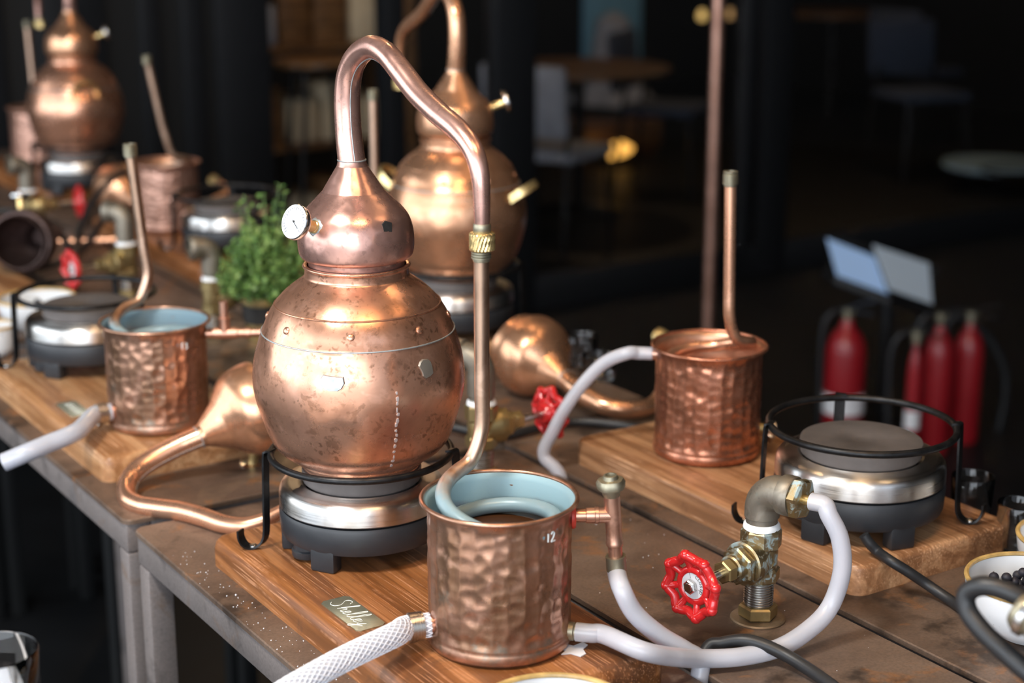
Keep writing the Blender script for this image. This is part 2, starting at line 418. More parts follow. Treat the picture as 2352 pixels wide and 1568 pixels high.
# ------------------------------------------------------------------ setting
FLZ = -TZ
def slab(x0, x1, y0, y1, z0, z1, bev=0, Mx=None): return MB().box(x0, x1, y0, y1, z0, z1, bev, 2, Mx)
def struct(name, mat, mb, label, smooth=0):
    o = part(name, mat, None, mb, smooth=smooth); o['kind'] = 'structure'; o['label'] = label; return o
struct('floor', M['floor'], slab(-9, 9, -5, 16, -.05, 0), 'very dark floor under the tables and through the glass')
struct('ceiling', M['ceil'], slab(-9, 9, -1.0, 16, 3.2, 3.3), 'dark ceiling high above the tables')
WS = 3.45                        # glazed partition across the far end of the table run
def WB(s, t, z): q = W(s, t); return Vector((q.x, q.y, z))
Mwall = Matrix.Translation((W(WS, 0).x, W(WS, 0).y, 0)) @ R('Z', AL)      # local x = across (t), y = along (s)
def tcol(u, v=300):              # t on the partition plane seen at column u
    d = ray(u, v); o2 = Vector((0, 0)); q = d.xy
    k = (WS - (o2 - O2).dot(E1)) / q.dot(E1); return ((o2 + q*k) - O2).dot(E2)
frames = [(-60, 20), (95, 250), (330, 372), (425, 470), (500, 620), (880, 925), (1130, 1222), (1700, 1722), (1745, 1805), (2420, 2480)]
wall = thing('wall_back', 'black framed glass partition behind the tables', None, None, M=Mwall, kind='structure')
xs = [(tcol(a), tcol(b)) for a, b in frames]
for i, (a, b) in enumerate(xs):
    part('mullion', M['frame'], wall, MB().box(a, b, -.03, .05, 0, 3.2, .004))
for i in range(len(xs)-1):
    a, b = xs[i][1], xs[i+1][0]
    solid = frames[i][1] in (20, 250, 372, 470)
    if solid:
        part('panel', M['black'], wall, MB().box(a, b, 0, .03, 0, 3.2))
    elif frames[i][1] != 620:
        part('pane', M['glass'], wall, MB().box(a, b, .008, .014, .12, 3.2))
    part('sill', M['frame'], wall, MB().box(a, b, -.03, .05, 0, .12, .004))
part('head_rail', M['frame'], wall, MB().box(xs[0][0], xs[-1][1], -.03, .05, 2.75, 2.85, .004))
wr = part('added_wall_right', M['black'], None, MB().box(4.6, 4.7, -5, 12, 0, 3.2), smooth=0); wr['kind'] = 'structure'; wr['label'] = 'unseen black wall added at right to darken reflections'  # unseen, added to darken reflections in the panes and copper
# room beyond the glass
IM = Mwall
rb = part('wall_far', M['black'], None, MB().box(-4, 9, 6.0, 6.1, 0, 3.2, 0, 1, IM), smooth=0); rb['kind'] = 'structure'; rb['label'] = 'black far wall of the room beyond the glass'
rr = part('wall_side', M['black'], None, MB().box(8.9, 9.0, 0, 6, 0, 3.2, 0, 1, IM), smooth=0); rr['kind'] = 'structure'; rr['label'] = 'black side wall of the room beyond the glass'
rl = part('wall_left', M['black'], None, MB().box(-4.1, -4.0, -2, 6, 0, 3.2, 0, 1, IM), smooth=0); rl['kind'] = 'structure'; rl['label'] = 'black wall at the far left end of the hall'

# ------------------------------------------------------------------ tables
def table(label, s0, s1, t0, t1, legs=True, legm='black'):
    th = thing('steel_table', label, 'table', W(s0, t0, -TZ), AL, 'rusty steel work tables')
    L, D = s1-s0, t1-t0          # local x = across, y = along
    # plate with rounded corners
    top = MB(); rc = .012; pts = []
    for cx, cy, a0 in ((D-rc, L-rc, 0), (rc, L-rc, 90), (rc, rc, 180), (D-rc, rc, 270)):
        for k in range(5): a = math.radians(a0 + k*22.5); pts.append((cx+rc*math.cos(a), cy+rc*math.sin(a)))
    n = len(pts); vs = []
    for ins, z in ((0, TZ-.006), (0, TZ-.0012), (.0012, TZ)):
        for x, y in pts: vs.append((D/2+(x-D/2)*(1-2*ins/D), L/2+(y-L/2)*(1-2*ins/L), z))
    fs = [tuple(range(n))[::-1], tuple(range(2*n, 3*n))]
    for r in range(2): fs += [(r*n+i, r*n+(i+1) % n, (r+1)*n+(i+1) % n, (r+1)*n+i) for i in range(n)]
    part('top', M['steel_top'], th, top.add(vs, fs), smooth=30)
    z0, z1 = TZ-.042, TZ-.006; w_ = .03
    part('rail', M['steel_rail'], th, MB().box(.003, .003+w_, .004, L-.004, z0, z1, .003))
    part('rail', M['steel_rail'], th, MB().box(D-.003-w_, D-.003, .004, L-.004, z0, z1, .003))
    part('rail', M['steel_rail'], th, MB().box(.033, D-.033, .004, .004+w_, z0, z1, .003))
    part('rail', M['steel_rail'], th, MB().box(.033, D-.033, L-.004-w_, L-.004, z0, z1, .003))
    if legs:
        for x in (.003, D-.033):
            for y in (.004, L-.034):
                part('leg', M[legm], th, MB().box(x, x+.03, y, y+.03, 0, z0, .004))  # rear legs coloured black for the shade under the tables
    return th
table('rusty steel table in front carrying the large copper still', -1.35, 0, 0, .302, True, 'steel_rail')
table('rusty steel table in front under the half filled condenser at left', .025, .87, 0, .302, True, 'steel_rail')
table('rusty steel table at far left under the white bowls', .895, 1.75, 0, .302)
table('farthest front steel table at the left edge', 1.775, 2.9, 0, .302)
table('narrow steel table in the middle with the nearest red tap', -1.35, .005, .316, .51)
table('narrow steel table in the middle carrying the green plant', .03, 1.75, .316, .51)
table('narrow steel table in the middle at the far end', 1.775, 2.9, .316, .51)
table('rusty steel table at back under the reddish copper condenser', -1.35, .036, .522, .797)
table('rusty steel table at back under the second copper still', .06, .97, .522, .797)
table('rusty steel table at back under the far empty hot plate', .995, 1.9, .522, .797)
table('rusty steel table at back under the farthest copper still', 1.925, 2.95, .522, .797)

# ------------------------------------------------------------------ wooden boards
def board(label, s0, s1, t0, t1, mat, bev=.011):
    p = W(s0, t0, 0); L, D = s1-s0, t1-t0
    b = MB(); bm = bmesh.new(); bmesh.ops.create_cube(bm, size=1)
    for v in bm.verts: v.co = Vector((D/2+v.co.x*D, L/2+v.co.y*L, BH/2+v.co.z*BH))
    ve = [e for e in bm.edges if abs(e.verts[0].co.z-e.verts[1].co.z) > .01]
    bmesh.ops.bevel(bm, geom=ve, offset=.016, segments=5, affect='EDGES', profile=.5)
    te = [e for e in bm.edges if all(v.co.z > BH-.001 for v in e.verts) and len([f for f in e.link_faces if abs(f.normal.z) > .9]) == 1]
    bmesh.ops.bevel(bm, geom=te, offset=bev, segments=3, affect='EDGES', profile=.5)
    bm.verts.index_update(); b.add([v.co.copy() for v in bm.verts], [tuple(v.index for v in f.verts) for f in bm.faces]); bm.free()
    return solo('wooden_board', label, 'board', mat, b, 'wooden boards on the tables', 30, p, AL)
board('orange brown wooden board under the large copper still', -.64, -.14, .036, .27, M['wood'], .014)
board('pale grained wooden board under the reddish condenser and empty hot plate', -.592, -.088, .553, .79, M['woodB'], .006)
board('dry orange wooden board at left under the tarnished condenser', .158, .665, .024, .255, M['woodC'])
board('wooden board under the second copper still', .35, .85, .575, .79, M['woodB'])
board('wooden board with blunt corner under the far empty hot plate', 1.10, 1.69, .545, .785, M['wood'])
board('wooden board under the farthest copper still', 2.04, 2.60, .56, .785, M['wood'])
board('wooden board at the left edge behind the white bowls', 1.07, 1.56, .03, .255, M['woodC'])

# ------------------------------------------------------------------ hot plates and ring stands
def hot_plate(label, loc, rz, scale=1, cord=None):
    th = thing('hot_plate', label, 'hot plate', loc, rz, 'single electric hot plates', scale)
    def base():
        b = MB(); b.lathe([(0, .02), (.080, .018), (.0865, .021), (.0885, .026), (.0895, .046), (.0875, .050), (.083, .050), (.080, .047), (0, .047)], 72)
        for k in range(12):
            a = 2*PI*k/12+.1; b.box(-.005, .005, -.0025, .0025, .047, .056, 0, 1, R('Z', a) @ T3(0, .079, 0))
        return b
    part('base', M['blackplastic'], th, base, 'hp_base')
    for a in (-58, 58, 122, -122):
        part('foot', M['blackplastic'], th, lambda: MB().box(-.0145, .0145, -.009, .009, 0, .030, .003), 'hp_foot',
             M=R('Z', math.radians(a)-PI/2) @ T3(0, .078, 0))
    part('steel_shell', M['inox'], th, lambda: MB().lathe([(.060, .070), (.0625, .0755), (.066, .0775), (.070, .0765), (.078, .0765), (.0855, .0745), (.0880, .071), (.0890, .066), (.0890, .0535), (.0875, .052), (.080, .052)], 96), 'hp_shell')
    part('heating_plate', M['castplate'], th, lambda: MB().lathe([(0, .0915), (.012, .0915), (.013, .0922), (.020, .0922), (.021, .0928), (.060, .0928), (.0635, .0918), (.064, .089), (.063, .078), (.059, .077), (.057, .065)], 72), 'hp_plate')
    kn = part('knob', M['blackplastic'], th, lambda: MB().lathe([(0, .001), (.0165, .001), (.0175, .003), (.0175, .0085), (.016, .010), (.0155, .020), (0, .021)], 36, None, lambda r, z, a: r*(1+.02*math.cos(36*a/1)) if z < .009 else r), 'hp_knob', M=T3(0, -.066, .002))
    return th
MRK = []
def ring_stand(label, loc, rz=0, scale=1, angs=(186, -5, 95)):
    th = thing('ring_stand', label, 'stand', loc, rz, 'black ring stands over the hot plates', scale)
    part('ring', M['blackmetal'], th, lambda: MB().torus(.0968, .0038, .1075, 80, 12), 'rs_ring')
    def leg():
        pts = [(.0945, 0, .111), (.1005, 0, .111), (.1022, 0, .104), (.1035, 0, .060), (.1045, 0, .022), (.107, 0, .010), (.113, 0, .0035), (.121, 0, .0016), (.128, 0, .005), (.132, 0, .013), (.1325, 0, .022)]
        return MB().strip(spline(pts, 5), .0115, .0022, (.5, .86, 0))
    for a in angs:
        lg = part('leg', M['blackmetal'], th, leg, 'rs_leg', M=R('Z', math.radians(a)))
        part('screw', M['hex'], lg, lambda: MB().lathe([(.0045, 0), (.0042, .0018), (.0025, .0028), (0, .003)], 14), 'rs_screw', loc=(.119, 0, .0026))
    return th
PA = dz(829, 1000, 1.722); PA = Vector((PA.x, PA.y, TZ+BH))
PB = dz(1976, 1050, 1.80); PB = Vector((PB.x, PB.y, TZ+BH))
PD = W(.44, .70, BH); PE = W(1.215, .655, BH); PF = W(2.12, .684, BH); PC = dz(200, 700, 2.40); PC.z = TZ+BH; PF.x = PF.x*.97-.013; PF.y *= .97
hA = hot_plate('black and steel hot plate under the large copper still in front', PA, RF, .975)
# small triangular warning mark on the front steel shell
def mark():
    b = MB(); a0 = math.radians(-151) - RF; rr_ = .0893
    def pt(x, z): a = a0 + x/rr_; return (rr_*math.cos(a), rr_*math.sin(a), z)
    for p, q in (((-.0052, .0545), (.0052, .0545)), ((.0052, .0545), (0, .0672)), ((0, .0672), (-.0052, .0545)), ((-.0025, .0565), (.0025, .0565)), ((0, .058), (0, .0625))):
        b.tube([pt(*p), pt((p[0]+q[0])/2, (p[1]+q[1])/2), pt(*q)], .0003, 5)
    return b
part('warning_mark', M['ink'], hA, mark())
hB = hot_plate('empty hot plate with grey cast disc beside the reddish condenser', PB, RB + .8, 1.03)
hC = hot_plate('empty hot plate at left behind the condenser holding a clear hose', PC, RF, 1.0)
hot_plate('hot plate under the second copper still', PD, RB, 1)
hot_plate('far empty hot plate behind the green plant', PE, RB, 1)
hot_plate('hot plate under the farthest copper still at top left', PF, RB, 1)
ring_stand('black ring stand holding the large copper still', PA, 0, .97)
ring_stand('empty black ring stand over the right hot plate', PB, 0, 1.03, (183, -4, 92))
ring_stand('empty black ring stand over the hot plate at left', PC, 0, 1.0, (190, 80, -30))
ring_stand('black ring stand under the second copper still', PD, 0, 1, (186, -5, 95))
ring_stand('empty black ring stand over the far hot plate behind the plant', PE, 0, 1, (186, -5, 95))
ring_stand('black ring stand under the farthest copper still', PF, 0, 1, (186, -5, 95))

# ------------------------------------------------------------------ copper still pots and heads
POT = [(0, .0905), (.055, .0905), (.0605, .092), (.064, .0955), (.0665, .0985), (.0682, .0992), (.0690, .1005), (.0700, .1022), (.0745, .1045), (.082, .1095), (.0885, .1160), (.0945, .1265), (.0996, .1405), (.1040, .1560),
       (.1071, .1684), (.1087, .179), (.1091, .1872), (.1087, .196), (.1076, .2058), (.1059, .2145), (.1035, .2222), (.1012, .2300), (.0983, .2375), (.0955, .2435), (.0922, .2515), (.0883, .2590), (.0832, .2665), (.0765, .2740), (.0705, .2795), (.0650, .2838), (.0590, .2880), (.0548, .2912), (.0531, .2932), (.0527, .2965), (.0527, .3015), (.0542, .3022), (.0547, .3036), (.0537, .3049), (.0505, .3046)]
def rpot(h):
    for (r0, z0), (r1, z1) in zip(POT, POT[1:]):
        if z0 <= h <= z1 and z1 > z0: return r0 + (r1-r0)*(h-z0)/(z1-z0)
def still_pot(label, loc, rz, mat, handles=None, marks=False):
    th = thing('still_pot', label, 'still pot', loc, rz, 'round copper still pots')
    def body():
        P_ = spline([(r, 0, z) for r, z in POT], 3); rnd = random.Random(3)
        dn = [(rnd.uniform(0, 2*PI), rnd.uniform(.11, .23), rnd.uniform(.012, .03), rnd.uniform(.0003, .0011)) for _ in range(70)]
        def fn(r, z, a):
            if z < .105 or z > .236: return r
            d = 0
            for a1, z1, s1, k in dn:
                da = (a-a1+PI) % (2*PI)-PI; q = (da*.105/s1)**2 + ((z-z1)/s1)**2
                if q < 3: d += k*math.exp(-q*2)
            return r-d
        return MB().lathe([(p.x, p.z) for p in P_], 144, None, fn)
    part('body', mat, th, body, 'pot_body')
    part('solder_seam', M['solder'], th, lambda: MB().torus(.0984, .0008, .2375, 96, 6), 'pot_seam')
    part('bead', mat, th, lambda: MB().torus(.0842, .0012, .2645, 96, 8), 'pot_bead')
    for k in range(8):
        a = math.radians(-92 + 45*k) - RF
        part('rivet', mat, th, lambda: MB().ball(.0040, None, 14, .42), 'pot_rivet', M=R('Z', a) @ T3(rpot(.2515)+.0002, 0, .2515) @ R('Y', PI/2-.45))
    if marks:                    # bare solder patches left on the wall of the pot
        def patch(u, v, w_, h_, seed, mt, nm):
            rn = random.Random(seed); b = MB()
            # aim the patch at a spot on the belly
            a0, h0 = u, v; n = 11; ring = []
            for k in range(n):
                q = 2*PI*k/n; f = rn.uniform(.75, 1.15); ring.append((w_*f*math.copysign(abs(math.cos(q))**.7, math.cos(q)), h_*f*math.copysign(abs(math.sin(q))**.7, math.sin(q))))
            vs = []
            for sc_, off in ((0, .0009), (.55, .0009), (.92, .0008), (1.0, -.001)):
                for x, z in (ring if sc_ else [(0, 0)]):
                    h = h0 + z*sc_; r = rpot(h)+off; a = a0 + x*sc_/r; vs.append((r*math.cos(a), r*math.sin(a), h))
            fs = [(0, 1+k, 1+(k+1) % n) for k in range(n)]
            for lv in range(2): fs += [(1+lv*n+k, 1+(lv+1)*n+k, 1+(lv+1)*n+(k+1) % n, 1+lv*n+(k+1) % n) for k in range(n)]
            part('solder_patch', mt, th, b.add(vs, fs), label=nm)
        aw = lambda deg: math.radians(deg) - rz
        patch(aw(-99), .2095, .0115, .0085, 2, M['solder'], 'shiny grey solder patch')
        patch(aw(-46), .2155, .0080, .0085, 5, simple('dull_grey_solder', (.24, .22, .19), .5, .6), 'dull grey solder patch')
        rn = random.Random(4)
        for k in range(15):      # pale drip marks running down
            h = .198 - k*.0058 + rn.uniform(-.001, .001); patch(aw(-65+rn.uniform(-.5, .5)), h, rn.uniform(.0006, .0019), rn.uniform(.0016, .0030), 10+k, simple('pale_drip', (.6, .52, .5), .4, .5) if k == 0 else bpy.data.materials['pale_drip'], 'pale drip mark')
    for hd in handles or []:
        a, z, tilt = hd
        def handle():
            pts = [(0, .030*math.cos(q), .030*math.sin(q)) for q in [PI*i/16 for i in range(17)]]
            pts = [(0, .032, -.012)] + pts + [(0, -.032, -.012)]
            return MB().strip([(x, y, zz*1.15) for x, y, zz in pts], .012, .0035, (1, 0, 0))
        part('handle', M['brass_bright'], th, handle, 'pot_handle', M=R('Z', a-rz) @ T3(rpot(z)-.004, 0, z) @ R('Y', tilt))
    return th
HP = [(.0485, -.013), (.0487, .0030), (.0500, .0040), (.0530, .0046), (.0553, .0060), (.0573, .0092), (.0583, .0140), (.0588, .0200), (.0586, .0275), (.0578, .0345), (.0561, .0420), (.0530, .0490), (.0480, .0555), (.0425, .0610), (.0365, .0670), (.0310, .0725), (.0261, .0783), (.0222, .0832), (.0193, .0882), (.0168, .0935), (.0150, .0985), (.0140, .1027)]
SWAN = [(-.0040, .0985), (-.0075, .117), (-.0094, .1313), (-.0104, .1614), (-.0045, .1877), (.0122, .2067), (.0388, .2170), (.0656, .2124), (.0915, .1978), (.1204, .1802), (.1522, .1661), (.1866, .1532), (.2090, .1383), (.2195, .1183), (.2220, .0950), (.2224, .0714), (.2222, .060)]
SWR = [.0138, .0135, .0132, .0130, .0126, .0118, .0112, .0112, .0113, .0112, .0110, .0104, .0096, .0086, .0077, .0070, .0070]
def head_parts(th, mat, pmat, th_ang=-150, thermo=True, nut=True, joint=True):
    def dome():
        P_ = spline([(r, 0, z) for r, z in HP], 3)
        b = MB(); vs0 = [(p.x, p.z) for p in P_]
        b.lathe(vs0 + [(.0120, .1027), (.0145, .0985), (.0345, .0672), (.0555, .040), (.0560, .0135), (.0535, .0075), (.0470, .0050), (.0468, -.012)], 96, None, None, True)
        # lean the throat slightly to meet the pipe
        b.v = [(x - .0042*max(0, (z-.03)/.0727) if z > .03 else x, y, z) for x, y, z in b.v]
        return b
    part('dome', mat, th, dome, 'head_dome')
    sp = spline([(x, 0, z) for x, z in SWAN], 6); rs = lerplist(SWR, 6)
    pp = part('swan_neck_pipe', pmat, th, lambda: MB().tube(sp, rs, 28), 'head_pipe')
    def seam():
        q = []
        for i in range(0, 52):
            a, b_ = sp[max(i-1, 0)], sp[i+1]; t = (b_-a).normalized(); n = Vector((t.z, 0, -t.x)); q.append(sp[i] + (n*.96 + Vector((0, -.28, 0))).normalized()*(rs[i]+.0001))
        return MB().tube(q, .0006, 5)
    part('solder_seam', M['solder'], pp, seam, 'head_seam')
    part('solder_ring', M['solder'], th, lambda: MB().torus(.0140, .0008, 0, 40, 6, T3(-.0042, 0, .1028)), 'head_joint')
    if nut:
        def col_(): return MB().lathe([(0, .066), (.0072, .066), (.0082, .0675), (.0082, .0730), (.0074, .0745), (0, .0745)], 24, T3(.2223, 0, 0))
        part('pipe_collar', M['oldbrass'], th, col_, 'head_collar')
        def nut_():
            b = MB(); zs = [.0497, .0507, .0525, .0545, .0565, .0585, .0605, .0625, .0645, .0655, .0665]
            prof = [(0, .0497), (.0102, .0497)]+[(.0114, z) for z in zs[1:-1]]+[(.0100, .0665), (0, .0665)]
            i_ = [0]
            def fn(r, z, a): return r + (.0005*math.cos(22*a + z*2500) if abs(r-.0114) < 1e-6 else 0)
            return b.lathe(prof, 88, T3(.2223, 0, 0), fn)
        part('union_nut', M['brass_bright'], th, nut_, 'head_nut')
    if thermo:
        a = math.radians(th_ang); d = Vector((math.cos(a)*.93, math.sin(a)*.93, .33)).normalized()
        base = Vector((math.cos(a)*.0535, math.sin(a)*.0535, .0430))
        Mt = Matrix.Translation(base) @ align(d)
        tm = part('thermometer', M['chrome'], th, lambda: MB().lathe([(0, .0225), (.013, .0225), (.0170, .0235), (.0178, .0255), (.0178, .0290), (.0168, .0302), (.0158, .0302), (.0155, .0294), (0, .0294)], 48), 'th_case', M=Mt)
        part('dial', M['dial'], tm, lambda: MB().lathe([(.0156, .0294), (.0150, .0299), (0, .0301)], 40), 'th_dial', label='white dial face')
        def ticks():
            b = MB()
            for k in range(22):
                q = math.radians(-40 + k*13); L = .003 if k % 5 == 0 else .0016
                b.tube([(.0142*math.cos(q), .0142*math.sin(q), .03005), ((.0142-L)*math.cos(q), (.0142-L)*math.sin(q), .0301)], .00016, 4)
            b.tube([(-.002, .001, .0303), (.007, -.006, .0303)], .00035, 4); b.ball(.0012, T3(0, 0, .0302), 8); return b
        part('scale_and_needle', M['ink'], tm, ticks, 'th_ticks')
        part('stem', M['brass_bright'], tm, lambda: MB().lathe([(0, -.004), (.0066, -.004), (.0066, .004), (.0058, .0045), (.0058, .020), (.0066, .0225), (0, .0225)], 24), 'th_stem', label='brass thermometer stem')
        part('solder_collar', M['solder'], tm, lambda: MB().lathe([(.0105, -.0022), (.0098, 0), (.0082, .0015), (.0062, .0022)], 20, None, lambda r, z, a: r*(1+.09*math.sin(3*a+1)+.06*math.sin(7*a))), 'th_solder')
def still_head(label, loc, rz, mat, pmat, th_ang=-150, M_=None, **kw):
    th = thing('swan_neck_helmet', label, 'still head', loc, rz, 'copper still heads with swan neck pipes', M=M_)
    head_parts(th, mat, pmat, th_ang, **kw); return th
BA = Vector((-.0115, 1.407, TZ+BH)); TA = BA + Vector((-.016, .05, 0))
dA = (TA-PA).xy; RA = math.atan2(dA.y, dA.x)
still_pot('large round copper pot on the ring stand in front', PA, RA, M['cop_pot'], None, True)
hd = still_head('pinkish copper still head with swan neck and dial on the large pot', PA + Vector((0, 0, .3064)), RA, M['cop_pink'], M['cop_pinkpipe'], math.degrees(math.radians(-131) - RA))
# dark label scrap on the front dome
def scrap():
    a0 = math.radians(-50) - RA; vs = []
    for x, z in ((-.0052, -.004), (.004, -.0055), (.0058, .0032), (-.0012, .0058), (-.0058, .0028)):
        r = .0545 - (z)*.25 + .0008; vs.append((r*math.cos(a0+x/r), r*math.sin(a0+x/r), .0440+z))
    return MB().add(vs + [(v[0]*.97, v[1]*.97, v[2]) for v in vs], [(0, 1, 2, 3, 4), (9, 8, 7, 6, 5)]+[(i, (i+1) % 5, (i+1) % 5+5, i+5) for i in range(5)])
part('dark_scrap', M['ink'], hd, scrap(), label='small black scrap stuck on the dome')
RD = RB - .13
still_pot('round copper pot with brass handles directly behind the large still', PD, RD, M['cop_orange'], [(math.radians(-18), .222, .95), (math.radians(162), .232, .9)])
still_head('copper still head with dial on the second pot, neck cut by the top edge', PD + Vector((0, 0, .3064)), RD, M['cop_orange'], M['cop_orange'], math.degrees(math.radians(10) - RD))
still_pot('farthest round copper pot with brass handle at top left', PF, RB, M['cop_pot'], [(math.radians(-62), .228, .45)])
still_head('copper still head on the farthest pot at top left', PF + Vector((0, 0, .3064)), RB, M['cop_orange'], M['cop_pinkpipe'], math.degrees(math.radians(12) - RB))

# ------------------------------------------------------------------ condenser buckets
BR, BHH = .0648, .137
def dents():
    rnd = random.Random(11); d = []; NC = 28
    for c in range(NC):
        a = 2*PI*(c+.5)/NC; z = .020 + rnd.uniform(0, .006)
        while z < .128:
            d.append((a + rnd.uniform(-.05, .05), z, rnd.uniform(.0060, .0086), rnd.uniform(.0058, .0085), rnd.uniform(.0005, .0019))); z += rnd.uniform(.008, .0135)
    cell = {}
    for q in d:
        k0 = int((q[0] % (2*PI))/(2*PI)*NC)
        for i in (-1, 0, 1): cell.setdefault((k0+i) % NC, []).append(q)
    def fn(r, z, a):
        if z < .016 or z > .131 or r < .064: return r
        e = min(1, (z-.016)/.006, (.131-z)/.005); x = (a/(2*PI)*NC) % 1 - .5
        s_ = 0
        for a1, z1, wa_, wz, k in cell.get(int((a % (2*PI))/(2*PI)*NC) % NC, []):
            da = ((a-a1+PI) % (2*PI)-PI)*.065; q = (da/wa_)**2 + ((z-z1)/wz)**2
            if q < 1.6: s_ = max(s_, k*(1-q/1.6)**1.2)
        return r - e*(s_ + .0003*(1-4*x*x))
    return fn
def bucket(label, loc, rz, mat, ins, coilm, water, overflow='barb', scale=1, rot_top=(0, 0), tubemat=None, detail=True):
    th = thing('condenser_bucket', label, 'condenser', loc, rz, 'hammered copper condenser buckets', scale)
    def wall_():
        prof = [(0, .0008), (.060, .0008), (.0640, .002), (.0658, .005), (.0662, .0085), (.0656, .0120), (.0648, .0135), (.0652, .0150), (.0650, .0170)]
        prof += [(.0650, .0170 + .0023*i) for i in range(1, 49)]
        prof += [(.0655, .1312), (.0672, .1345), (.0688, .1362)]
        return MB().lathe(prof, 224, None, dents())
    part('wall', mat, th, wall_, 'bk_wall', smooth=60)
    part('rolled_rim', mat, th, lambda: MB().torus(.0692, .0022, .1362, 96, 10), 'bk_rim')
    part('lining', ins, th, lambda: MB().lathe([(.0680, .1360), (.0652, .1335), (.0630, .1300), (.0628, .0800), (.0628, .006), (0, .006)], 96), 'bk_in')
    part('water', water, th, lambda: MB().lathe([(0, .1020), (.0626, .1020), (.0626, .097), (0, .097)], 64), 'bk_water')
    def coil_pts():
        r = .0500; pts = [(-.0505 + rot_top[0], .0140 + rot_top[1], .3500)]
        x0, y0 = -.0505, .0140
        for z in (.32, .26, .22): k = (z-.175)/.175; pts.append((x0+rot_top[0]*k, y0+rot_top[1]*k, z))
        pts.append((x0, y0, .188)); pts.append((x0+.001, y0-.006, .168))
        for i in range(0, 56):
            a = math.radians(180 + i*15); z = .1525 - i*.0034 if i < 9 else .1219 - (i-9)*.00095
            if i == 0: z = .1545
            pts.append((r*math.cos(a), r*math.sin(a), z))
        return pts
    cp = part('coil', coilm, th, lambda: MB().tube(spline(coil_pts(), 4), .0070, 16), f'bk_coil{rot_top}')
    x1, y1 = -.0505+rot_top[0], .0140+rot_top[1]
    def thr():
        prof = [(0, .2900), (.0074, .2900), (.0078, .2915)]
        for k in range(5): prof += [(.0078, .2925+k*.0024), (.0090, .2931+k*.0024), (.0090, .2940+k*.0024), (.0078, .2946+k*.0024)]
        prof += [(.0086, .3060), (.0086, .3075), (.0058, .3078), (.0055, .300), (0, .300)]
        return MB().lathe(prof, 32, T3(x1, y1, .049))
    part('threaded_end', M['oldbrass'], cp, thr, f'bk_thr{rot_top}')
    if detail:
        part('bracket', M['solder'], th, lambda: MB().strip([(.047*math.cos(.62), .047*math.sin(.62), .107), (.044*math.cos(.62), .044*math.sin(.62), .117), (.050*math.cos(.62), .050*math.sin(.62), .1195), (.0626*math.cos(.62), .0626*math.sin(.62), .119), (.0626*math.cos(.62), .0626*math.sin(.62), .128)], .006, .0014, (math.sin(.62), -math.cos(.62), 0)), 'bk_brk', label='small grey clip on the coil')
    return th
rt0 = (0.0, 0.0)
bA = bucket('brown hammered condenser bucket with verdigris rim in front', BA, RF, M['cop_brown'], M['insA'], M['coilA'], M['brownwater'], scale=1.02, rot_top=(.0, .0))
BB = Vector((.240, 1.938, TZ+BH)); BC = Vector((-.459, 2.056, TZ+BH))
bB = bucket('reddish hammered condenser bucket on the pale board', BB, RB, M['cop_red'], M['insB'], M['cop_joint'], M['redwater'], rot_top=(.004, .002), detail=False)
bC = bucket('tarnished condenser bucket at left with a clear drain hose', BC, RF, M['cop_brown'], M['insC'], M['coilC'], M['redwater'], rot_top=(-.006, -.012))
BDp = W(.725, .70, BH); BE = W(1.475, .635, BH); BF = W(2.50, .69, BH)
bucket('condenser bucket hidden behind the large still, only its upright tube showing', BDp, RB, M['cop_dull'], M['insB'], M['cop_tube'], M['redwater'], rot_top=(.0, .0), detail=False)
bucket('dull copper condenser bucket beside the far empty hot plate', BE, RB, M['cop_dull'], M['insB'], M['cop_tube'], M['redwater'], rot_top=(.006, .03), detail=False)
bucket('dull copper condenser bucket at the far left edge', BF, RB, M['cop_dull'], M['insB'], M['cop_tube'], M['redwater'], rot_top=(.004, .004), detail=False)

# painted number and the pipe fittings of the front bucket
def bw(o, ang, z, r=BR): a = ang - o.rotation_euler.z; return Matrix.Rotation(a, 4, 'Z') @ T3(r, 0, z)
def painted(o, ang, z, strokes, size):
    b = MB()
    for s_ in strokes:
        pts = []
        for x, y in s_:
            a = ang - o.rotation_euler.z + x*size/BR; pts.append(((BR+.0012)*math.cos(a), (BR+.0012)*math.sin(a), z + y*size))
        b.tube(spline(pts, 4), .0007, 6)
    part('painted_number', M['chalk'], o, b, label='white hand painted number')
painted(bA, math.radians(-50), .113, [[(.0, .1), (.02, .9)], [(.38, .75), (.55, .95), (.75, .8), (.65, .45), (.38, .08), (.55, .06), (.85, .05)]], .0095)
painted(bC, math.radians(-48), .110, [[(.0, .2), (.0, .9), (.15, .95)], [(.5, .9), (.75, .8), (.6, .55), (.8, .3), (.5, .1)]], .0095)

def fitting_tee(o):             # overflow: washer, nipple and tee
    Mx = bw(o, math.radians(2), .118) @ R('Y', PI/2)       # local z outwards
    part('red_washer', M['redrubber'], o, MB().lathe([(.0065, -.001), (.0115, -.001), (.0120, .0012), (.0110, .003), (.0065, .003)], 28), M=Mx)
    n = part('overflow_pipe', M['cop_fit'], o, MB().lathe([(0, 0), (.0062, 0), (.0062, .012), (.0070, .0125), (.0072, .015), (.0072, .020), (.0078, .0205), (.0078, .0235), (.0072, .024), (.0070, .036), (0, .037)], 28), M=Mx)
    Mt = Mx @ T3(0, 0, .037) @ R('Z', PI/2) @ R('Y', PI/2-.0)
    return Mx
Mx = fitting_tee(bA)
def tee_upright():
    b = MB()
    prof = [(0, -.043), (.0064, -.043), (.0064, -.030), (.0078, -.029), (.0080, -.026), (.0074, -.025), (.0074, -.014), (.0074, .016), (.0072, .018), (.0072, .026), (0, .027)]
    return b.lathe(prof, 28)
bpy.context.view_layer.update()
teep = bA.matrix_world.inverted() @ (bA.matrix_world @ Mx @ Vector((0, 0, .0365)))
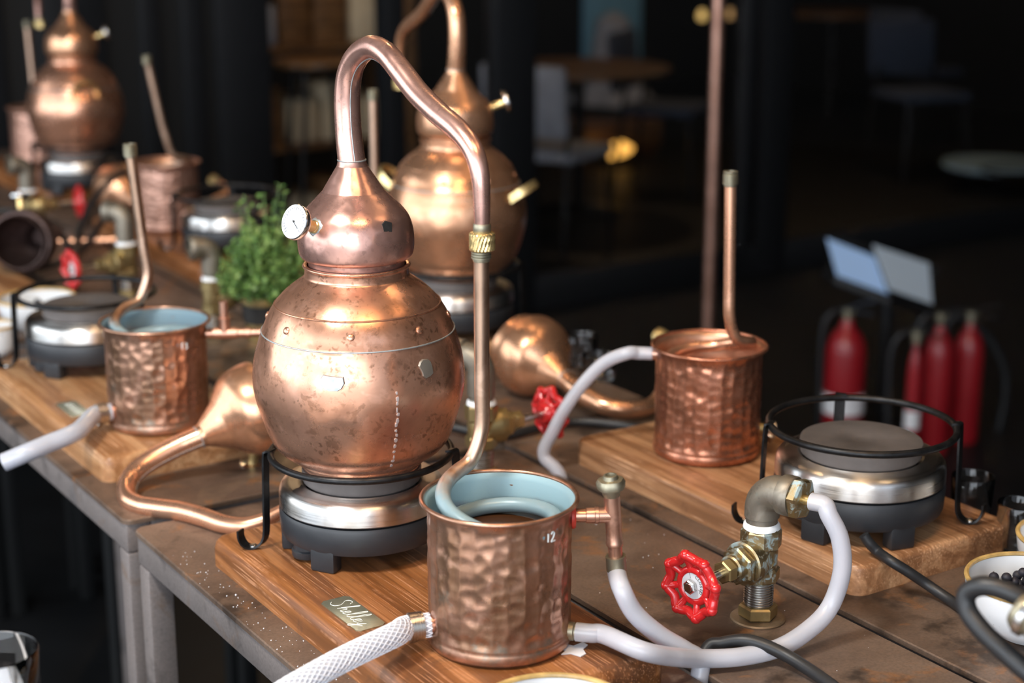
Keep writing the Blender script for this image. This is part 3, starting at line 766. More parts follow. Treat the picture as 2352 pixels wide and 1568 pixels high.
lean = Matrix.Rotation(.0, 4, 'X')
tu = part('overflow_tee', M['cop_fit'], bA, tee_upright(), M=Matrix.Translation(teep) @ R('Z', -bA.rotation_euler.z) @ R('Y', -.08) @ R('X', .05))
part('capped_top', M['oldbrass'], tu, MB().lathe([(.0070, .018), (.0080, .020), (.0086, .0255), (.0125, .0265), (.0130, .0310), (.0110, .0345), (.0070, .0350), (.0062, .0385), (.0045, .0388), (.0040, .035), (0, .035)], 26, None, lambda r, z, a: r*(1+(.05*math.sin(5*a) if r > .0105 else 0))), label='grey crusted cap of the tee')
part('hose_ferrule', M['oldbrass'], tu, MB().lathe([(.0066, -.040), (.0092, -.040), (.0092, -.054), (.0078, -.055), (0, -.055)], 26))
bpy.context.view_layer.update()
TEE_END = tu.matrix_world @ Vector((0, 0, -.056))

def spout(o, ang, z, mat=None, L=.018, r=.0078):
    Mx = bw(o, ang, z) @ R('Y', PI/2)
    part('hose_spout', mat or M['cop_fit'], o, MB().lathe([(0, -.002), (r+.001, -.002), (r+.001, .004), (r, .005), (r, L), (0, L)], 24), M=Mx)
    bpy.context.view_layer.update()
    return o.matrix_world @ Mx @ Vector((0, 0, L-.002)), (o.matrix_world @ Mx).to_3x3() @ Vector((0, 0, 1))
def clamp(o, ang, z, r):
    Mx = bw(o, ang, z) @ R('Y', PI/2)
    c = part('hose_clamp', M['clampsteel'], o, MB().lathe([(r, .0065), (r+.0013, .007), (r+.0013, .0195), (r, .020), (r-.0005, .0195), (r-.0005, .007)], 72, None, lambda rr_, zz, a: rr_ + (.0004 if math.sin(36*a) > 0 and .009 < zz < .018 else 0), True), M=Mx)
    part('clamp_screw', M['clampsteel'], c, MB().lathe([(0, -.010), (.0042, -.010), (.0050, -.004), (.0050, .005), (.0036, .0055), (.0036, .010), (.0030, .0108), (0, .0108)], 18, R('Z', -.9) @ T3(r+.004, 0, .0135) @ R('X', PI/2)))
spA, dAo = spout(bA, math.radians(197), .022, M['cop_fit'], .012, .0085); clamp(bA, math.radians(197), .022, .0118)
inA, dAi = spout(bA, math.radians(-14), .0145, M['oldbrass'], .020, .0075)
spC, dCo = spout(bC, math.radians(214), .025, M['cop_fit'], .012, .0085); clamp(bC, math.radians(214), .025, .0118)
ovB, dBo = spout(bB, math.radians(172), .1225, M['cop_fit'], .014, .0062)
spout(bB, math.radians(0), .030, M['brass'], .014, .006); clamp(bB, math.radians(0), .030, .0075)
# copper tee standing on the left bucket's overflow
MxC = bw(bC, math.radians(4), .118) @ R('Y', PI/2)
oc = part('overflow_pipe', M['cop_fit'], bC, MB().lathe([(0, 0), (.0062, 0), (.0062, .010), (.0074, .0105), (.0074, .040), (.0062, .041), (.0062, .050), (.0072, .0505), (.0072, .056), (.0056, .0565), (.0056, .10), (0, .10)], 26), M=MxC)
bpy.context.view_layer.update()
part('tee_branch', M['cop_fit'], oc, MB().lathe([(0, 0), (.0072, 0), (.0072, .018), (.0078, .0185), (.0078, .021), (.0056, .0215), (.0056, .042), (.0045, .042), (.0045, .03), (0, .03)], 24), M=T3(0, 0, .024) @ R('Y', -PI/2))

# ------------------------------------------------------------------ taps with red handwheels
def handwheel():
    b = MB(); n = 8; nn = 96
    pts = []
    for i in range(nn):
        a = 2*PI*i/nn; c = math.cos(n*a); rr_ = .0285 + .0016*c; pts.append((rr_*math.cos(a), rr_*math.sin(a), .003 + .0012*c))
    b.tube(pts, .0048, 12, False, None, True)
    b.torus(.0158, .0043, -.0010, 48, 10)
    for k in range(n):
        a = 2*PI*k/n
        b.tube(spline([(.0150*math.cos(a), .0150*math.sin(a), -.001), (.0215*math.cos(a), .0215*math.sin(a), .0005), (.0310*math.cos(a), .0310*math.sin(a), .0040)], 4), [.0044, .0040, .0037, .0036, .0036, .0038, .0041, .0044, .0046], 10)
        b.ball(.0056, T3(.0308*math.cos(a), .0308*math.sin(a), .0042), 12)
    b.lathe([(0, -.009), (.0110, -.009), (.0140, -.006), (.0150, -.001), (.0145, .001), (0, .001)], 32)
    return b
def text_mesh(body, size, name):
    cu = bpy.data.curves.new(name, 'FONT'); cu.body = body; cu.size = size; cu.align_x = 'CENTER'; cu.align_y = 'CENTER'; cu.extrude = .00005
    o = bpy.data.objects.new(name, cu); C.objects.link(o); bpy.context.view_layer.update()
    me = bpy.data.meshes.new_from_object(o.evaluated_get(bpy.context.evaluated_depsgraph_get())); bpy.data.objects.remove(o); bpy.data.curves.remove(cu); return me
def tap(label, loc, wheel_ang, elbow_ang, body='brass', full=True, spin=0.0, tall=0.0):
    th = thing('water_tap', label, 'tap', loc, 0, 'brass taps with red handwheels')
    part('floor_flange', M['flange'], th, lambda: MB().lathe([(0, 0), (.0275, 0), (.0275, .0015), (.0260, .0028), (0, .0030)], 40), 'tp_flange')
    part('lock_nut', M['brass'], th, lambda: MB().hexa(.0195, .0028, .0165, .002), 'tp_nut', smooth=25)
    def thread():
        prof = [(0, .012)]
        for k in range(11): prof += [(.0138, .014+k*.0026), (.0148, .0148+k*.0026), (.0148, .0156+k*.0026), (.0138, .0164+k*.0026)]
        return MB().lathe(prof + [(0, .044)], 36)
    part('threaded_pipe', M['hex'], th, thread, 'tp_thread')
    wa = Matrix.Rotation(wheel_ang, 4, 'Z') @ T3(0, 0, .0665) @ R('Y', PI/2)       # local z along the stem
    bm_ = M['brass_green'] if body == 'green' else M['brass']
    def bod():
        b = MB(); b.hexa(.0200, .0415, .0580, .003, None, 8)
        b.lathe([(0, .052), (.0165, .053), (.0175, .060), (.0170, .0665), (.0175, .073), (.0165, .080), (0, .081)], 32)
        b.hexa(.0205, .0765, .0985, .003, None, 8); return b
    bo = part('valve_body', bm_, th, bod, 'tp_body', smooth=28)
    def bonnet(): return MB().lathe([(0, .0), (.0170, 0), (.0190, .008), (.0215, .016), (.0222, .021), (.0222, .0275), (.0205, .0290), (0, .0292)], 36)
    part('bonnet', bm_, th, bonnet, 'tp_bonnet', M=wa)
    part('bonnet_nut', bm_, th, lambda: MB().hexa(.0195, .0285, .0385, .002).lathe([(0, .038), (.0135, .0385), (.0135, .046), (.0120, .0475), (0, .048)], 28), 'tp_bnut', smooth=28, M=wa)
    part('packing_nut', M['brass'], th, lambda: MB().hexa(.0118, .0475, .060, .0015), 'tp_pnut', smooth=28, M=wa)
    part('stem', M['hex'], th, lambda: MB().lathe([(0, .058), (.0045, .058), (.0045, .105), (0, .105)], 16), 'tp_stem', M=wa)
    wh = part('handwheel', M['red'], th, handwheel, 'tp_wheel', M=wa @ T3(0, 0, .102) @ R('Z', spin))
    part('wheel_disc', M['label'], wh, lambda: MB().lathe([(0, .0018), (.0140, .0018), (.0140, .0010)], 32), 'tp_disc', label='silver instruction disc')
    part('wheel_nut', M['hex'], wh, lambda: MB().hexa(.0072, .0018, .0078, .0012).lathe([(.0045, .0078), (.0042, .0092), (0, .0095)], 16), 'tp_wnut', smooth=28)
    if full:
        for i, ch in enumerate('CLOSED'):
            me = text_mesh(ch, .0042, 'letter'); o = bpy.data.objects.new('disc_lettering', me); C.objects.link(o); me.materials.append(M['ink']); o.parent = wh
            q = math.radians(120 - i*17) - spin + .6; o.matrix_local = T3(.0110*math.cos(q), .0110*math.sin(q), .0020) @ R('Z', q-PI/2)
        for k, q in enumerate((1.1, 3.2, 5.2)):
            part('disc_line', M['ink'], wh, MB().tube([(.0078*math.cos(q), .0078*math.sin(q), .0019), (.0146*math.cos(q), .0146*math.sin(q), .0019)], .0002, 4))
        # raised foundry mark on the body
        cm = MB(); cm.torus(.0062, .0007, 0, 28, 6)
        cm.tube(spline([(.0028, .0034, 0), (-.001, .0042, 0), (-.0028, .0020, 0), (.0, 0, 0), (.0028, -.002, 0), (.001, -.0042, 0), (-.0028, -.0034, 0)], 4), .0007, 6)
        part('foundry_mark', bm_, bo, cm, M=R('Z', math.radians(-72)) @ T3(.0172, 0, .0665) @ R('Y', PI/2) @ R('Z', PI/2))
    part('thread_tape', M['white_tape'], th, lambda: MB().lathe([(.0150, .0970), (.0185, .0975), (.0178, .1010), (.0160, .1035), (.0150, .1035)], 32, None, lambda r, z, a: r*(1+.03*math.sin(3*a+1))), 'tp_tape')
    def elbow():
        b = MB(); b.lathe([(0, .098), (.0156, .098), (.0156, .1085), (.0172, .1095), (.0172, .114)], 32); zt = .118 + tall
        R0 = .0195; pts = [(0, 0, .110), (0, 0, zt)]
        for k in range(1, 9): a = PI/2*k/8; pts.append((R0*(1-math.cos(a)), 0, zt + R0*math.sin(a)))
        pts.append((R0+.006, 0, zt+R0)); b.tube(pts, .0172, 28)
        b.lathe([(0, .022), (.0172, .022), (.0196, .0225), (.0200, .025), (.0200, .0345), (.0188, .0360), (.0150, .0362)], 32, T3(0, 0, zt+R0) @ R('Y', PI/2)); return b
    el = part('elbow', M['bronze'], th, elbow, f'tp_elbow{tall}', M=R('Z', elbow_ang))
    Mo = T3(0, 0, .1375 + tall) @ R('Y', PI/2)
    if full:
        part('hex_bushing', M['brass_green'], el, lambda: MB().hexa(.0210, .036, .0470, .002), 'tp_bush', smooth=28, M=Mo @ R('Z', .3))
        part('hose_barb', M['brass_bright'], el, lambda: MB().lathe([(0, .047), (.0052, .047), (.0052, .052), (.0066, .053), (.0058, .057), (.0066, .0575), (.0058, .062), (.0066, .0625), (.0052, .068), (0, .068)], 20), 'tp_barb', M=Mo)
    bpy.context.view_layer.update()
    return th, el, wh
V1 = at(1740, 1420); t1, e1_, w1 = tap('tap with red handwheel and verdigris standing nearest at right', V1, math.radians(-136), math.radians(-40), 'green', True, .25)
V2 = at(1106, 1100); tap('brass tap with red handwheel half hidden behind the front condenser tube', V2, math.radians(36), math.radians(150), 'brass', True, .1, .018)
tap('far tap with red handwheel facing left behind the left bucket tube', at(297, 684), math.radians(-141), math.radians(165), 'brass', False, .2, .018)
tap('brass tap with grey elbow just left of the green plant', at(495, 775), math.radians(33), math.radians(205), 'brass', False, 0, .014)
tap('farthest tap with red handwheel in front of the farthest still', at(72, 545), math.radians(28), math.radians(215), 'brass', False, 0, .018)

# ------------------------------------------------------------------ hoses and cables
def hose(name, label, cat, mat, pts, r, k=10, n=18, hollow=None):
    path = spline(pts, k); c0 = path[len(path)//2].copy()
    b = MB().tube([p-c0 for p in path], r, n)
    ob = part(name, mat, None, b, smooth=60, loc=c0); tag(ob, label, cat); return ob, path
barb = e1_.matrix_world @ Vector((.062, 0, .1375)); bdir = (e1_.matrix_world.to_3x3() @ Vector((1, 0, 0)))
zb_ = (barb - camo.location).dot(FW)
hz1 = [barb - bdir*.008, barb + bdir*.006, dz(1904, 1182, zb_-.006), dz(1929, 1236, zb_-.004), dz(1934, 1310, zb_+.002), at(1908, 1390, .040), at(1862, 1442, .023), at(1790, 1487, .0135), at(1700, 1508, .0115), at(1610, 1512, .015), at(1545, 1508, .030), at(1475, 1494, .0455), inA + dAi*.014, inA + dAi*.002, inA - dAi*.012]
hose('water_hose', 'milky hose looping from the nearest tap to the front condenser', 'hose', M['hose'], hz1, .0088)
gt = W(-.636, .309, 0)
hose('overflow_hose', 'milky hose hanging from the copper tee into the table gap', 'hose', M['hose'], [TEE_END + Vector((0, 0, .012)), TEE_END, dz(1428, 1352, 1.50), dz(1458, 1408, 1.505), dz(1512, 1456, 1.515), dz(1572, 1492, 1.527), dz(1608, 1520, 1.537), Vector((gt.x, gt.y, TZ-.02)), Vector((gt.x+.004, gt.y, TZ-.12))], .0088)
bh = [spA - dAo*.010, spA + dAo*.012, at(905, 1458, .062), at(800, 1508, .060), at(700, 1562, .056), at(600, 1625, .046), at(500, 1700, .02)]
ho, bpath = hose('braided_hose', 'white braided hose clamped to the front condenser at bottom', 'hose', M['hose_clear'], bh, .0108)
def braid(path, c0, r, turns=16, strands=14):
    b = MB(); n = len(path); u = (path[1]-path[0]).orthogonal().normalized(); fr = []
    for i in range(n):
        t = (path[min(i+1, n-1)]-path[max(i-1, 0)]).normalized(); u = (u - t*u.dot(t)).normalized(); fr.append((path[i]-c0, u.copy(), t.cross(u)))
    L = sum((path[i+1]-path[i]).length for i in range(n-1)); acc = [0]
    for i in range(n-1): acc.append(acc[-1] + (path[i+1]-path[i]).length)
    for sgn in (1, -1):
        for k in range(strands):
            pts = []
            for i in range(n):
                a = 2*PI*k/strands + sgn*acc[i]/r*.62
                p, uu, vv = fr[i]; pts.append(p + (uu*math.cos(a) + vv*math.sin(a))*r)
            b.tube(pts, .00055, 4)
    return b
bp = spline(bh, 26); part('braid', M['braid'], ho, braid(bp, ho.location, .0109), smooth=60, kind='stuff')
hc = [spC - dCo*.010, spC + dCo*.012, at(178, 990, .060), at(110, 1019, .055), at(60, 1040, .050), at(8, 1062, .040)]
pc = spline(hc, 10); c0 = pc[len(pc)//2].copy()
b = MB().tube([p-c0 for p in pc], .0112, 20, False); b.tube([p-c0 for p in pc], .0088, 20, False)
n_ = len(pc)*20
b.f += [((len(pc)-1)*20+k, (len(pc)-1)*20+(k+1) % 20, n_+(len(pc)-1)*20+(k+1) % 20, n_+(len(pc)-1)*20+k) for k in range(20)]
b.f += [((k+1) % 20, k, n_+k, n_+(k+1) % 20) for k in range(20)]
tag(part('drain_hose', M['hose_clear'], None, b, smooth=60, loc=c0), 'clear open ended hose pointing left from the tarnished bucket', 'hose')
gb = W(-.115, .516, 0); zb = 2.02
hose('condenser_hose', 'milky hose arching from the reddish bucket behind the red handwheel', 'hose', M['hose'], [ovB - dBo*.008, ovB + dBo*.010, dz(1440, 811, 2.02), dz(1388, 833, 2.03), dz(1340, 880, 2.04), dz(1300, 935, 2.05), dz(1270, 990, 2.06), dz(1249, 1045, 2.07), Vector((gb.x, gb.y, TZ-.01)), Vector((gb.x, gb.y, TZ-.10))], .0080)
# power cables
def cable(name, label, pts, r, mat=None): return hose(name, label, 'cable', mat or M['rubber'], pts, r, 8, 12)[0]
g2 = W(-.625, .309, -.03)
cable('power_cable', 'black power cable rising from the table gap beside the hoses', [g2, at(1622, 1492, .008), at(1660, 1476, .016), at(1710, 1470, .022), at(1760, 1483, .020), at(1815, 1510, .014), at(1880, 1552, .009), at(1960, 1610, .006)], .0062)
bpy.context.view_layer.update()
pts = [at(1984, 1228, .058), at(1996, 1246, .050), at(2018, 1268, .0405), at(2046, 1288, .0395), at(2085, 1312, .030), at(2130, 1342, .016), at(2180, 1376, .0075), at(2230, 1405, .0065), at(2330, 1425, .0065)]
Mi = hB.matrix_world.inverted()
part('power_cord', M['rubber'], hB, MB().tube(spline([Mi @ p for p in pts], 8), .0056/1.03, 12), label='worn black cord')
cable('tarnished_cable', 'dark corrugated cable with blue stains lying behind the red handwheel', [at(960, 960, .02), at(1060, 985, .012), at(1150, 1000, .008), at(1240, 982, .008), at(1320, 968, .008), at(1420, 975, .008), at(1500, 988, .008), at(1560, 985, .008)], .0065, None)
cable('dark_hose', 'black hose curving up to the far dull condenser', [at(288, 395, .12), at(255, 415, .11), at(215, 460, .08), at(190, 510, .045), at(176, 560, .015), at(172, 600, .008), at(168, 690, .008)], .0068)
cable('looped_hose', 'black hose looped around the dark opening at left edge', [at(-60, 500, .10), at(0, 484, .11), at(60, 488, .105), at(110, 510, .09), at(145, 545, .06), at(160, 580, .03), at(130, 605, .010), at(60, 618, .008), at(-40, 622, .008)], .0066)
cable('short_black_hose', 'short black hose slanting to the far tap elbow', [at(262, 478, .115), at(240, 500, .09), at(215, 540, .03), at(195, 565, .012), at(170, 580, .008)], .0066)
cable('cable_behind_plant', 'thin black cable on the table left of the plant', [at(500, 660, .006), at(560, 680, .006), at(580, 720, .006), at(565, 760, .006)], .005)
# near cable with plug connector at the lower right edge
cz = [dz(2430, 1425, 1.25), dz(2330, 1365, 1.26), dz(2262, 1345, 1.27), dz(2222, 1362, 1.28), dz(2222, 1400, 1.28), dz(2258, 1450, 1.27), dz(2310, 1500, 1.26), dz(2400, 1580, 1.25), dz(2500, 1680, 1.3)]
cable('thick_black_hose', 'thick black hose bending in front of the bowl of berries at right', cz, .0078)
cz2 = [dz(2440, 1420, 1.40), dz(2345, 1405, 1.42), dz(2290, 1392, 1.43), dz(2245, 1410, 1.44), dz(2210, 1398, 1.46)]
q = dz(2352, 1405, 1.24); th = thing('hose_coupling', 'pale metal coupling at the right edge before the berry bowl', 'coupling', q)
dd = (dz(2440, 1465, 1.23) - dz(2345, 1400, 1.25)).normalized()
part('sleeve', M['oldbrass'], th, MB().lathe([(0, -.006), (.0130, -.006), (.0160, -.002), (.0165, .006), (.0145, .009), (.0150, .012), (.0185, .016), (.0190, .06), (0, .06)], 32), M=align(dd))
part('collar', M['chrome'], th, MB().lathe([(.0166, .000), (.0178, .001), (.0178, .006), (.0166, .007)], 32), M=align(dd))

# ------------------------------------------------------------------ heads lying on the tables
def lying(label, base, axis, xdir, mat, pmat, th_ang, thermo=True):
    a = Vector(axis).normalized(); x = (Vector(xdir) - a*Vector(xdir).dot(a)).normalized(); y = a.cross(x)
    Mw = Matrix(((x.x, y.x, a.x, base.x), (x.y, y.y, a.y, base.y), (x.z, y.z, a.z, base.z), (0, 0, 0, 1)))
    return still_head(label, None, 0, mat, pmat, th_ang, Mw, thermo=thermo)
e13, e23 = Vector((E1.x, E1.y, 0)), Vector((E2.x, E2.y, 0))
lying('copper still head lying on its side between the two front boards', W(.105, .228, .088), -e23*.94 + e13*.06 + Vector((0, 0, -.35)), -e13 + Vector((0, 0, -.12)), M['cop_orange'], M['cop_joint'], 262)
lying('copper still head lying on the back table beside the reddish bucket', W(.205, .668, .064), -e13*.9 + e23*.1 + Vector((0, 0, -.2)), e23, M['cop_orange'], M['cop_orange'], 20, False)
lying('copper still head lying behind the far dull condenser', W(1.84, .655, .064), -e13*.9 + e23*.15 + Vector((0, 0, -.2)), e23, M['cop_orange'], M['cop_orange'], 20, False)
lying('copper still head lying open side out at the left edge, its inner shade coloured in', dz(45, 555, 2.98), Vector((.05, 1, -.12)), Vector((-1, .1, -.2)), M['cop_shaded'], M['cop_shaded'], 90)
solo('copper_pipe', 'short copper pipe lying on the middle table at far left', 'pipe', M['cop_joint'], MB().tube([at(90, 556, .012) - at(185, 553, .012), (0, 0, 0), at(275, 550, .012) - at(185, 553, .012)], .0085, 16), loc=at(185, 553, .012))
# free standing copper pipe behind the tables
pp = Vector((.62, 4.75, 0)); q = ray(1637, 400); k = 4.75/q.y; px = q.x*k
solo('copper_post', 'tall thin copper pipe standing behind the reddish bucket', 'pipe', M['cop_dull'], MB().tube([(0, 0, 0), (0, 0, 1.6), (0, 0, 3.2)], .0165, 20), loc=Vector((px, 4.75, 0)))

# ------------------------------------------------------------------ name plates, paper, crumbs
def plate(label, s0, s1, t0, t1, h, strokes=None):
    th = thing('name_plate', label, 'name plate', W((s0+s1)/2, (t0+t1)/2, h), RF)
    L, D, c = s1-s0, t1-t0, .004
    pl_ = [(-L/2+c, -D/2), (L/2-c, -D/2), (L/2, -D/2+c), (L/2, D/2-c), (L/2-c, D/2), (-L/2+c, D/2), (-L/2, D/2-c), (-L/2, -D/2+c)]
    b = MB().add([(x, y, 0) for x, y in pl_] + [(x, y, .0011) for x, y in pl_], [tuple(range(8))[::-1], tuple(range(8, 16))] + [(i, (i+1) % 8, (i+1) % 8+8, i+8) for i in range(8)])
    part('brass_plate', M['plate'], th, b, smooth=0)
    if strokes:
        b = MB()
        for s_ in strokes: b.tube(spline([(x, y, .0011) for x, y in s_], 5), .00034, 6)
        part('engraved_name', M['chalk'], th, b)
    return th
M['plate'] = copper('polished_brass_plate', (.52, .50, .34), (.34, .33, .22), .4, .6, (.16, .28))
def script():                    # flowing handwritten lettering: Shelley
    S = [[(1.05, 2.3), (.8, 2.75), (.3, 2.7), (.15, 2.2), (.5, 1.7), (.75, 1.2), (.6, .55), (.1, .35), (-.35, .7)]]
    S += [[(1.35, .45), (1.6, 1.5), (2.0, 2.7), (1.95, 3.0), (1.75, 2.4), (1.4, .9)], [(1.45, .9), (1.8, 1.35), (2.05, 1.25), (1.95, .8), (2.0, .45), (2.35, .6)]]
    S += [[(2.35, .6), (2.75, 1.0), (2.8, 1.35), (2.55, 1.3), (2.4, .85), (2.6, .42), (3.0, .6)]]
    for x in (3.0, 3.75): S += [[(x, .6), (x+.45, 1.6), (x+.7, 2.8), (x+.5, 2.9), (x+.3, 1.9), (x+.25, .7), (x+.5, .42), (x+.75, .62)]]
    S += [[(4.5, .6), (4.9, 1.0), (4.95, 1.35), (4.7, 1.3), (4.55, .85), (4.75, .42), (5.15, .6)]]
    S += [[(5.2, 1.3), (5.3, .7), (5.55, .5), (5.95, 1.35)], [(5.95, 1.35), (5.7, .4), (5.4, -.5), (5.1, -.4), (5.5, .1), (6.2, .7)]]
    k = .0094; kx = .0098
    return [[(-.030 + x*kx, -.0125 + (y+.1)*k*.9) for x, y in s_] for s_ in S]
plate('polished brass name plate with script lettering on the front board', -.447, -.368, .0535, .0845, BH, script())
plate('small brass name plate on the board at left', .338, .408, .046, .074, BH, [[(-.025 + i*.009, -.005), (-.022 + i*.009, .006), (-.019+i*.009, -.004)] for i in range(6)])
b = MB(); rn = random.Random(5); ring = [(.010, -.013), (.013, -.006), (.008, .002), (.010, .012), (.004, .016), (-.002, .006), (-.010, .008), (-.013, -.002), (-.006, -.006), (-.008, -.014), (.000, -.010)]
n = len(ring); b.add([(x, y, .0003) for x, y in ring] + [(x, y, .0012) for x, y in ring], [tuple(range(n))[::-1], tuple(range(n, 2*n))] + [(i, (i+1) % n, (i+1) % n+n, i+n) for i in range(n)])
pq = at(1318, 1492, BH); solo('paper_scrap', 'torn white paper scrap stuck beside the front condenser', 'paper', M['paper'], b, loc=Vector((pq.x, pq.y, TZ+BH)), rz=-.3)
b = MB(); rn = random.Random(8)
for k in range(150):
    s_, t_ = rn.uniform(-.62, -.10), abs(rn.gauss(.014, .012)) + .003
    if rn.random() < .3: s_, t_ = rn.uniform(-.75, -.1), rn.uniform(.33, .5)
    if t_ > .034 and t_ < .32: t_ = .02
    r = rn.uniform(.0002, .00055)*(1.8 if rn.random() < .06 else 1); p = W(s_, t_, r*.6) - W(-.4, .1, 0)
    b.box(-r, r, -r*.8, r*.8, -r*.7, r*.7, 0, 1, Matrix.Translation(p) @ R('Z', rn.uniform(0, 3)))
tag(part('white_crumbs', M['paper'], None, b, smooth=0, loc=W(-.4, .1, 0)), 'white crumbs scattered along the front board edge', 'crumbs', kind='stuff')

# ------------------------------------------------------------------ bowls with juniper berries
def bowl(label, loc, r, h, berries=0, lvl=.5, seed=1, name='bowl', deep=False, rim=True):
    th = thing(name, label, 'bowl', loc, 0)
    k = r; rb_ = .62 if not deep else .88
    out = [(0, .0), (rb_*k*.82, 0), (rb_*k*.90, .002), (rb_*k, .006), (.86*k if not deep else .97*k, h*.32), (.965*k, h*.68), (k, h-.002), (k, h)]
    inn = [(k-.0035, h), (.93*k, h*.68), (.82*k if not deep else .9*k, h*.34), (rb_*k*.85, .009), (0, .007)]
    part('body', M['ceramic'], th, MB().lathe(out + inn, 64))
    if rim: part('glazed_rim', M['glaze'], th, MB().torus(k-.0016, .0026, h, 64, 8))
    rn = random.Random(seed); placed = []
    tries = 0
    while len(placed) < berries and tries < 6000:
        tries += 1; br = rn.uniform(.0042, .0054); a, d = rn.uniform(0, 2*PI), math.sqrt(rn.random())*k*.74
        x, y, z = d*math.cos(a), d*math.sin(a), h*lvl*.5
        cand = [q for q in placed if (q[0]-x)**2+(q[1]-y)**2 < (br+q[3])**2*.98]
        z = .0075 + br + (d/(k*.8))**2*h*.12
        for q in cand: z = max(z, q[2] + math.sqrt(max(0, (br+q[3])**2 - (q[0]-x)**2 - (q[1]-y)**2)))
        if z > h*lvl: continue
        placed.append((x, y, z, br))
    for i, (x, y, z, br) in enumerate(placed):
        o = part('juniper_berry', M['berry'], None, lambda: MB().ball(1, None, 14, .95), 'berry'); o.matrix_world = Matrix.Translation(Vector(loc)) @ T3(x, y, z) @ R('X', rn.uniform(0, 6)) @ Matrix.Scale(br, 4)
        tag(o, 'dark juniper berry in the ' + label.replace('white speckled ', '').replace('white ', ''), 'berry', 'juniper berries in the ' + label)
    return th
bowl('white speckled bowl at the right edge', Vector((.508, 1.490, TZ)), .066, .056, 130, .92, 2)
bowl('white bowl with mustard rim cut by the right edge', Vector((.590, 1.610, TZ)), .062, .052, 0)
bowl('white speckled bowl at the bottom edge', Vector((.035, 1.222, TZ)), .066, .056, 80, .80, 4)
bowl('white speckled bowl at left behind the ring stand', W(.955, .195, 0), .064, .05, 70, .72, 6)
bowl('white ramekin at the left edge', W(.83, .085, 0), .036, .045, 0, name='ramekin', deep=True)

# ------------------------------------------------------------------ glasses
def tumbler(label, loc, r, h, water=0, tilt=0, group=None):
    th = thing('glass_tumbler', label, 'glass', loc, 0, group)
    part('glass_wall', M['glass'], th, MB().lathe([(0, 0), (r*.86, 0), (r*.9, .002), (r, h-.001), (r-.0006, h), (r-.0014, h), (r-.002, h-.001), (r*.9-.002, .007), (0, .006)], 56))
    if water:
        part('water', M['water'], th, MB().lathe([(0, .0065), (r*.9-.0022, .0075), (r*.9-.0022+(r*.1)*water, h*water), (0, h*water)], 48))
    return th
GL = dz(-22, 1478, 1.34); GL = Vector((GL.x, GL.y, TZ))
tg = tumbler('glass tumbler of water at the lower left corner', GL, .0375, .107, .62)
solo('paper_slip', 'white paper slip standing in the tumbler of water', 'paper', M['paper'], MB().box(-.021, .021, -.0004, .0004, 0, .080, 0, 1, R('Y', -.12)), loc=GL + Vector((.004, -.004, .0105)))
solo('added_napkin', 'unseen white napkin added under the tumbler to brighten its glass', 'napkin', M['paper'], MB().box(-.12, .04, -.11, .04, 0, .002, .0005), loc=GL + Vector((0, 0, -.0022)), rz=.2)  # added out of view to brighten the glass from below
stt = thing('side_table', 'unseen side table under the water tumbler, top made white to bounce light', 'table', W(-1.5, -1.0, -TZ), AL)
part('top', M['bouncetop'], stt, MB().box(0, .81, 0, 1.165, TZ-.032, TZ-.0024, .004))  # unseen top enlarged and whitened to bounce light onto the copper
for x, y in ((.03, .03), (.75, .03), (.03, 1.10), (.75, 1.10)): part('leg', M['black'], stt, MB().box(x, x+.03, y, y+.03, 0, TZ-.032, .003))
def gq(u, v, hh=0): return at(u, v, hh)
tumbler('small glass behind the lying copper head', at(1334, 838), .026, .048, 0)
tumbler('low glass beside the small glass behind the milky hose', at(1375, 868), .026, .036, 0)
for l_, u, v in (('shot glass behind the right ring stand', 2228, 1195), ('shot glass at the right edge behind the pale board', 2335, 1262)):
    p = at(u, v); tumbler(l_, p, .0245, .055, 0)

# ------------------------------------------------------------------ potted plant
PL = at(613, 778)
th = thing('potted_plant', 'bushy small leaved green plant in a gold pot', 'plant', PL, 0, None, 1.22)
part('pot', M['gold'], th, MB().lathe([(0, 0), (.024, 0), (.025, .003), (.031, .052), (.033, .056), (.033, .062), (.030, .062), (.028, .054), (0, .052)], 40))
part('label', M['ink'], th, MB().lathe([(.0297, .026), (.0318, .050), (.0322, .050), (.0301, .026)], 40, None, None, True), label='black label band')
b = MB(); st_ = MB(); rn = random.Random(21)
for k in range(230):
    a, e = rn.uniform(0, 2*PI), rn.uniform(.05, 1.45); R_ = rn.uniform(.6, 1.0)**.6
    tip = Vector((math.cos(a)*math.cos(e)*.062*R_, math.sin(a)*math.cos(e)*.062*R_, .072 + math.sin(e)*.085*R_))
    if k < 6: tip = Vector((rn.uniform(-.03, .045), rn.uniform(-.03, .03), rn.uniform(.172, .205)))
    if k > 222: tip = Vector((math.cos(a)*.085, math.sin(a)*.06, rn.uniform(.09, .12)))
    root = Vector((rn.gauss(0, .012), rn.gauss(0, .012), .055)); mid = (root+tip)/2 + Vector((tip.x*.25, tip.y*.25, -.002))
    path = spline([root, mid, tip], 5); st_.tube(path, .0006, 4)
    for j in range(3, len(path)):
        for q in range(rn.choice((2, 3, 3))):
            c = path[j] + Vector((rn.gauss(0, .0035), rn.gauss(0, .0035), rn.gauss(0, .003))); s_ = rn.uniform(.0028, .0052)
            Ml = Matrix.Translation(c) @ R('Z', rn.uniform(0, 6.3)) @ R('X', rn.gauss(.3, .5)) @ R('Y', rn.gauss(0, .4))
            b.add([(0, -s_*.9, 0), (s_*.75, -s_*.1, .0006), (s_*.5, s_*.75, 0), (0, s_, -.0006), (-s_*.5, s_*.75, 0), (-s_*.75, -s_*.1, .0006), (0, 0, -.0007)], [(0, 1, 6), (1, 2, 6), (2, 3, 6), (3, 4, 6), (4, 5, 6), (5, 0, 6)], Ml)
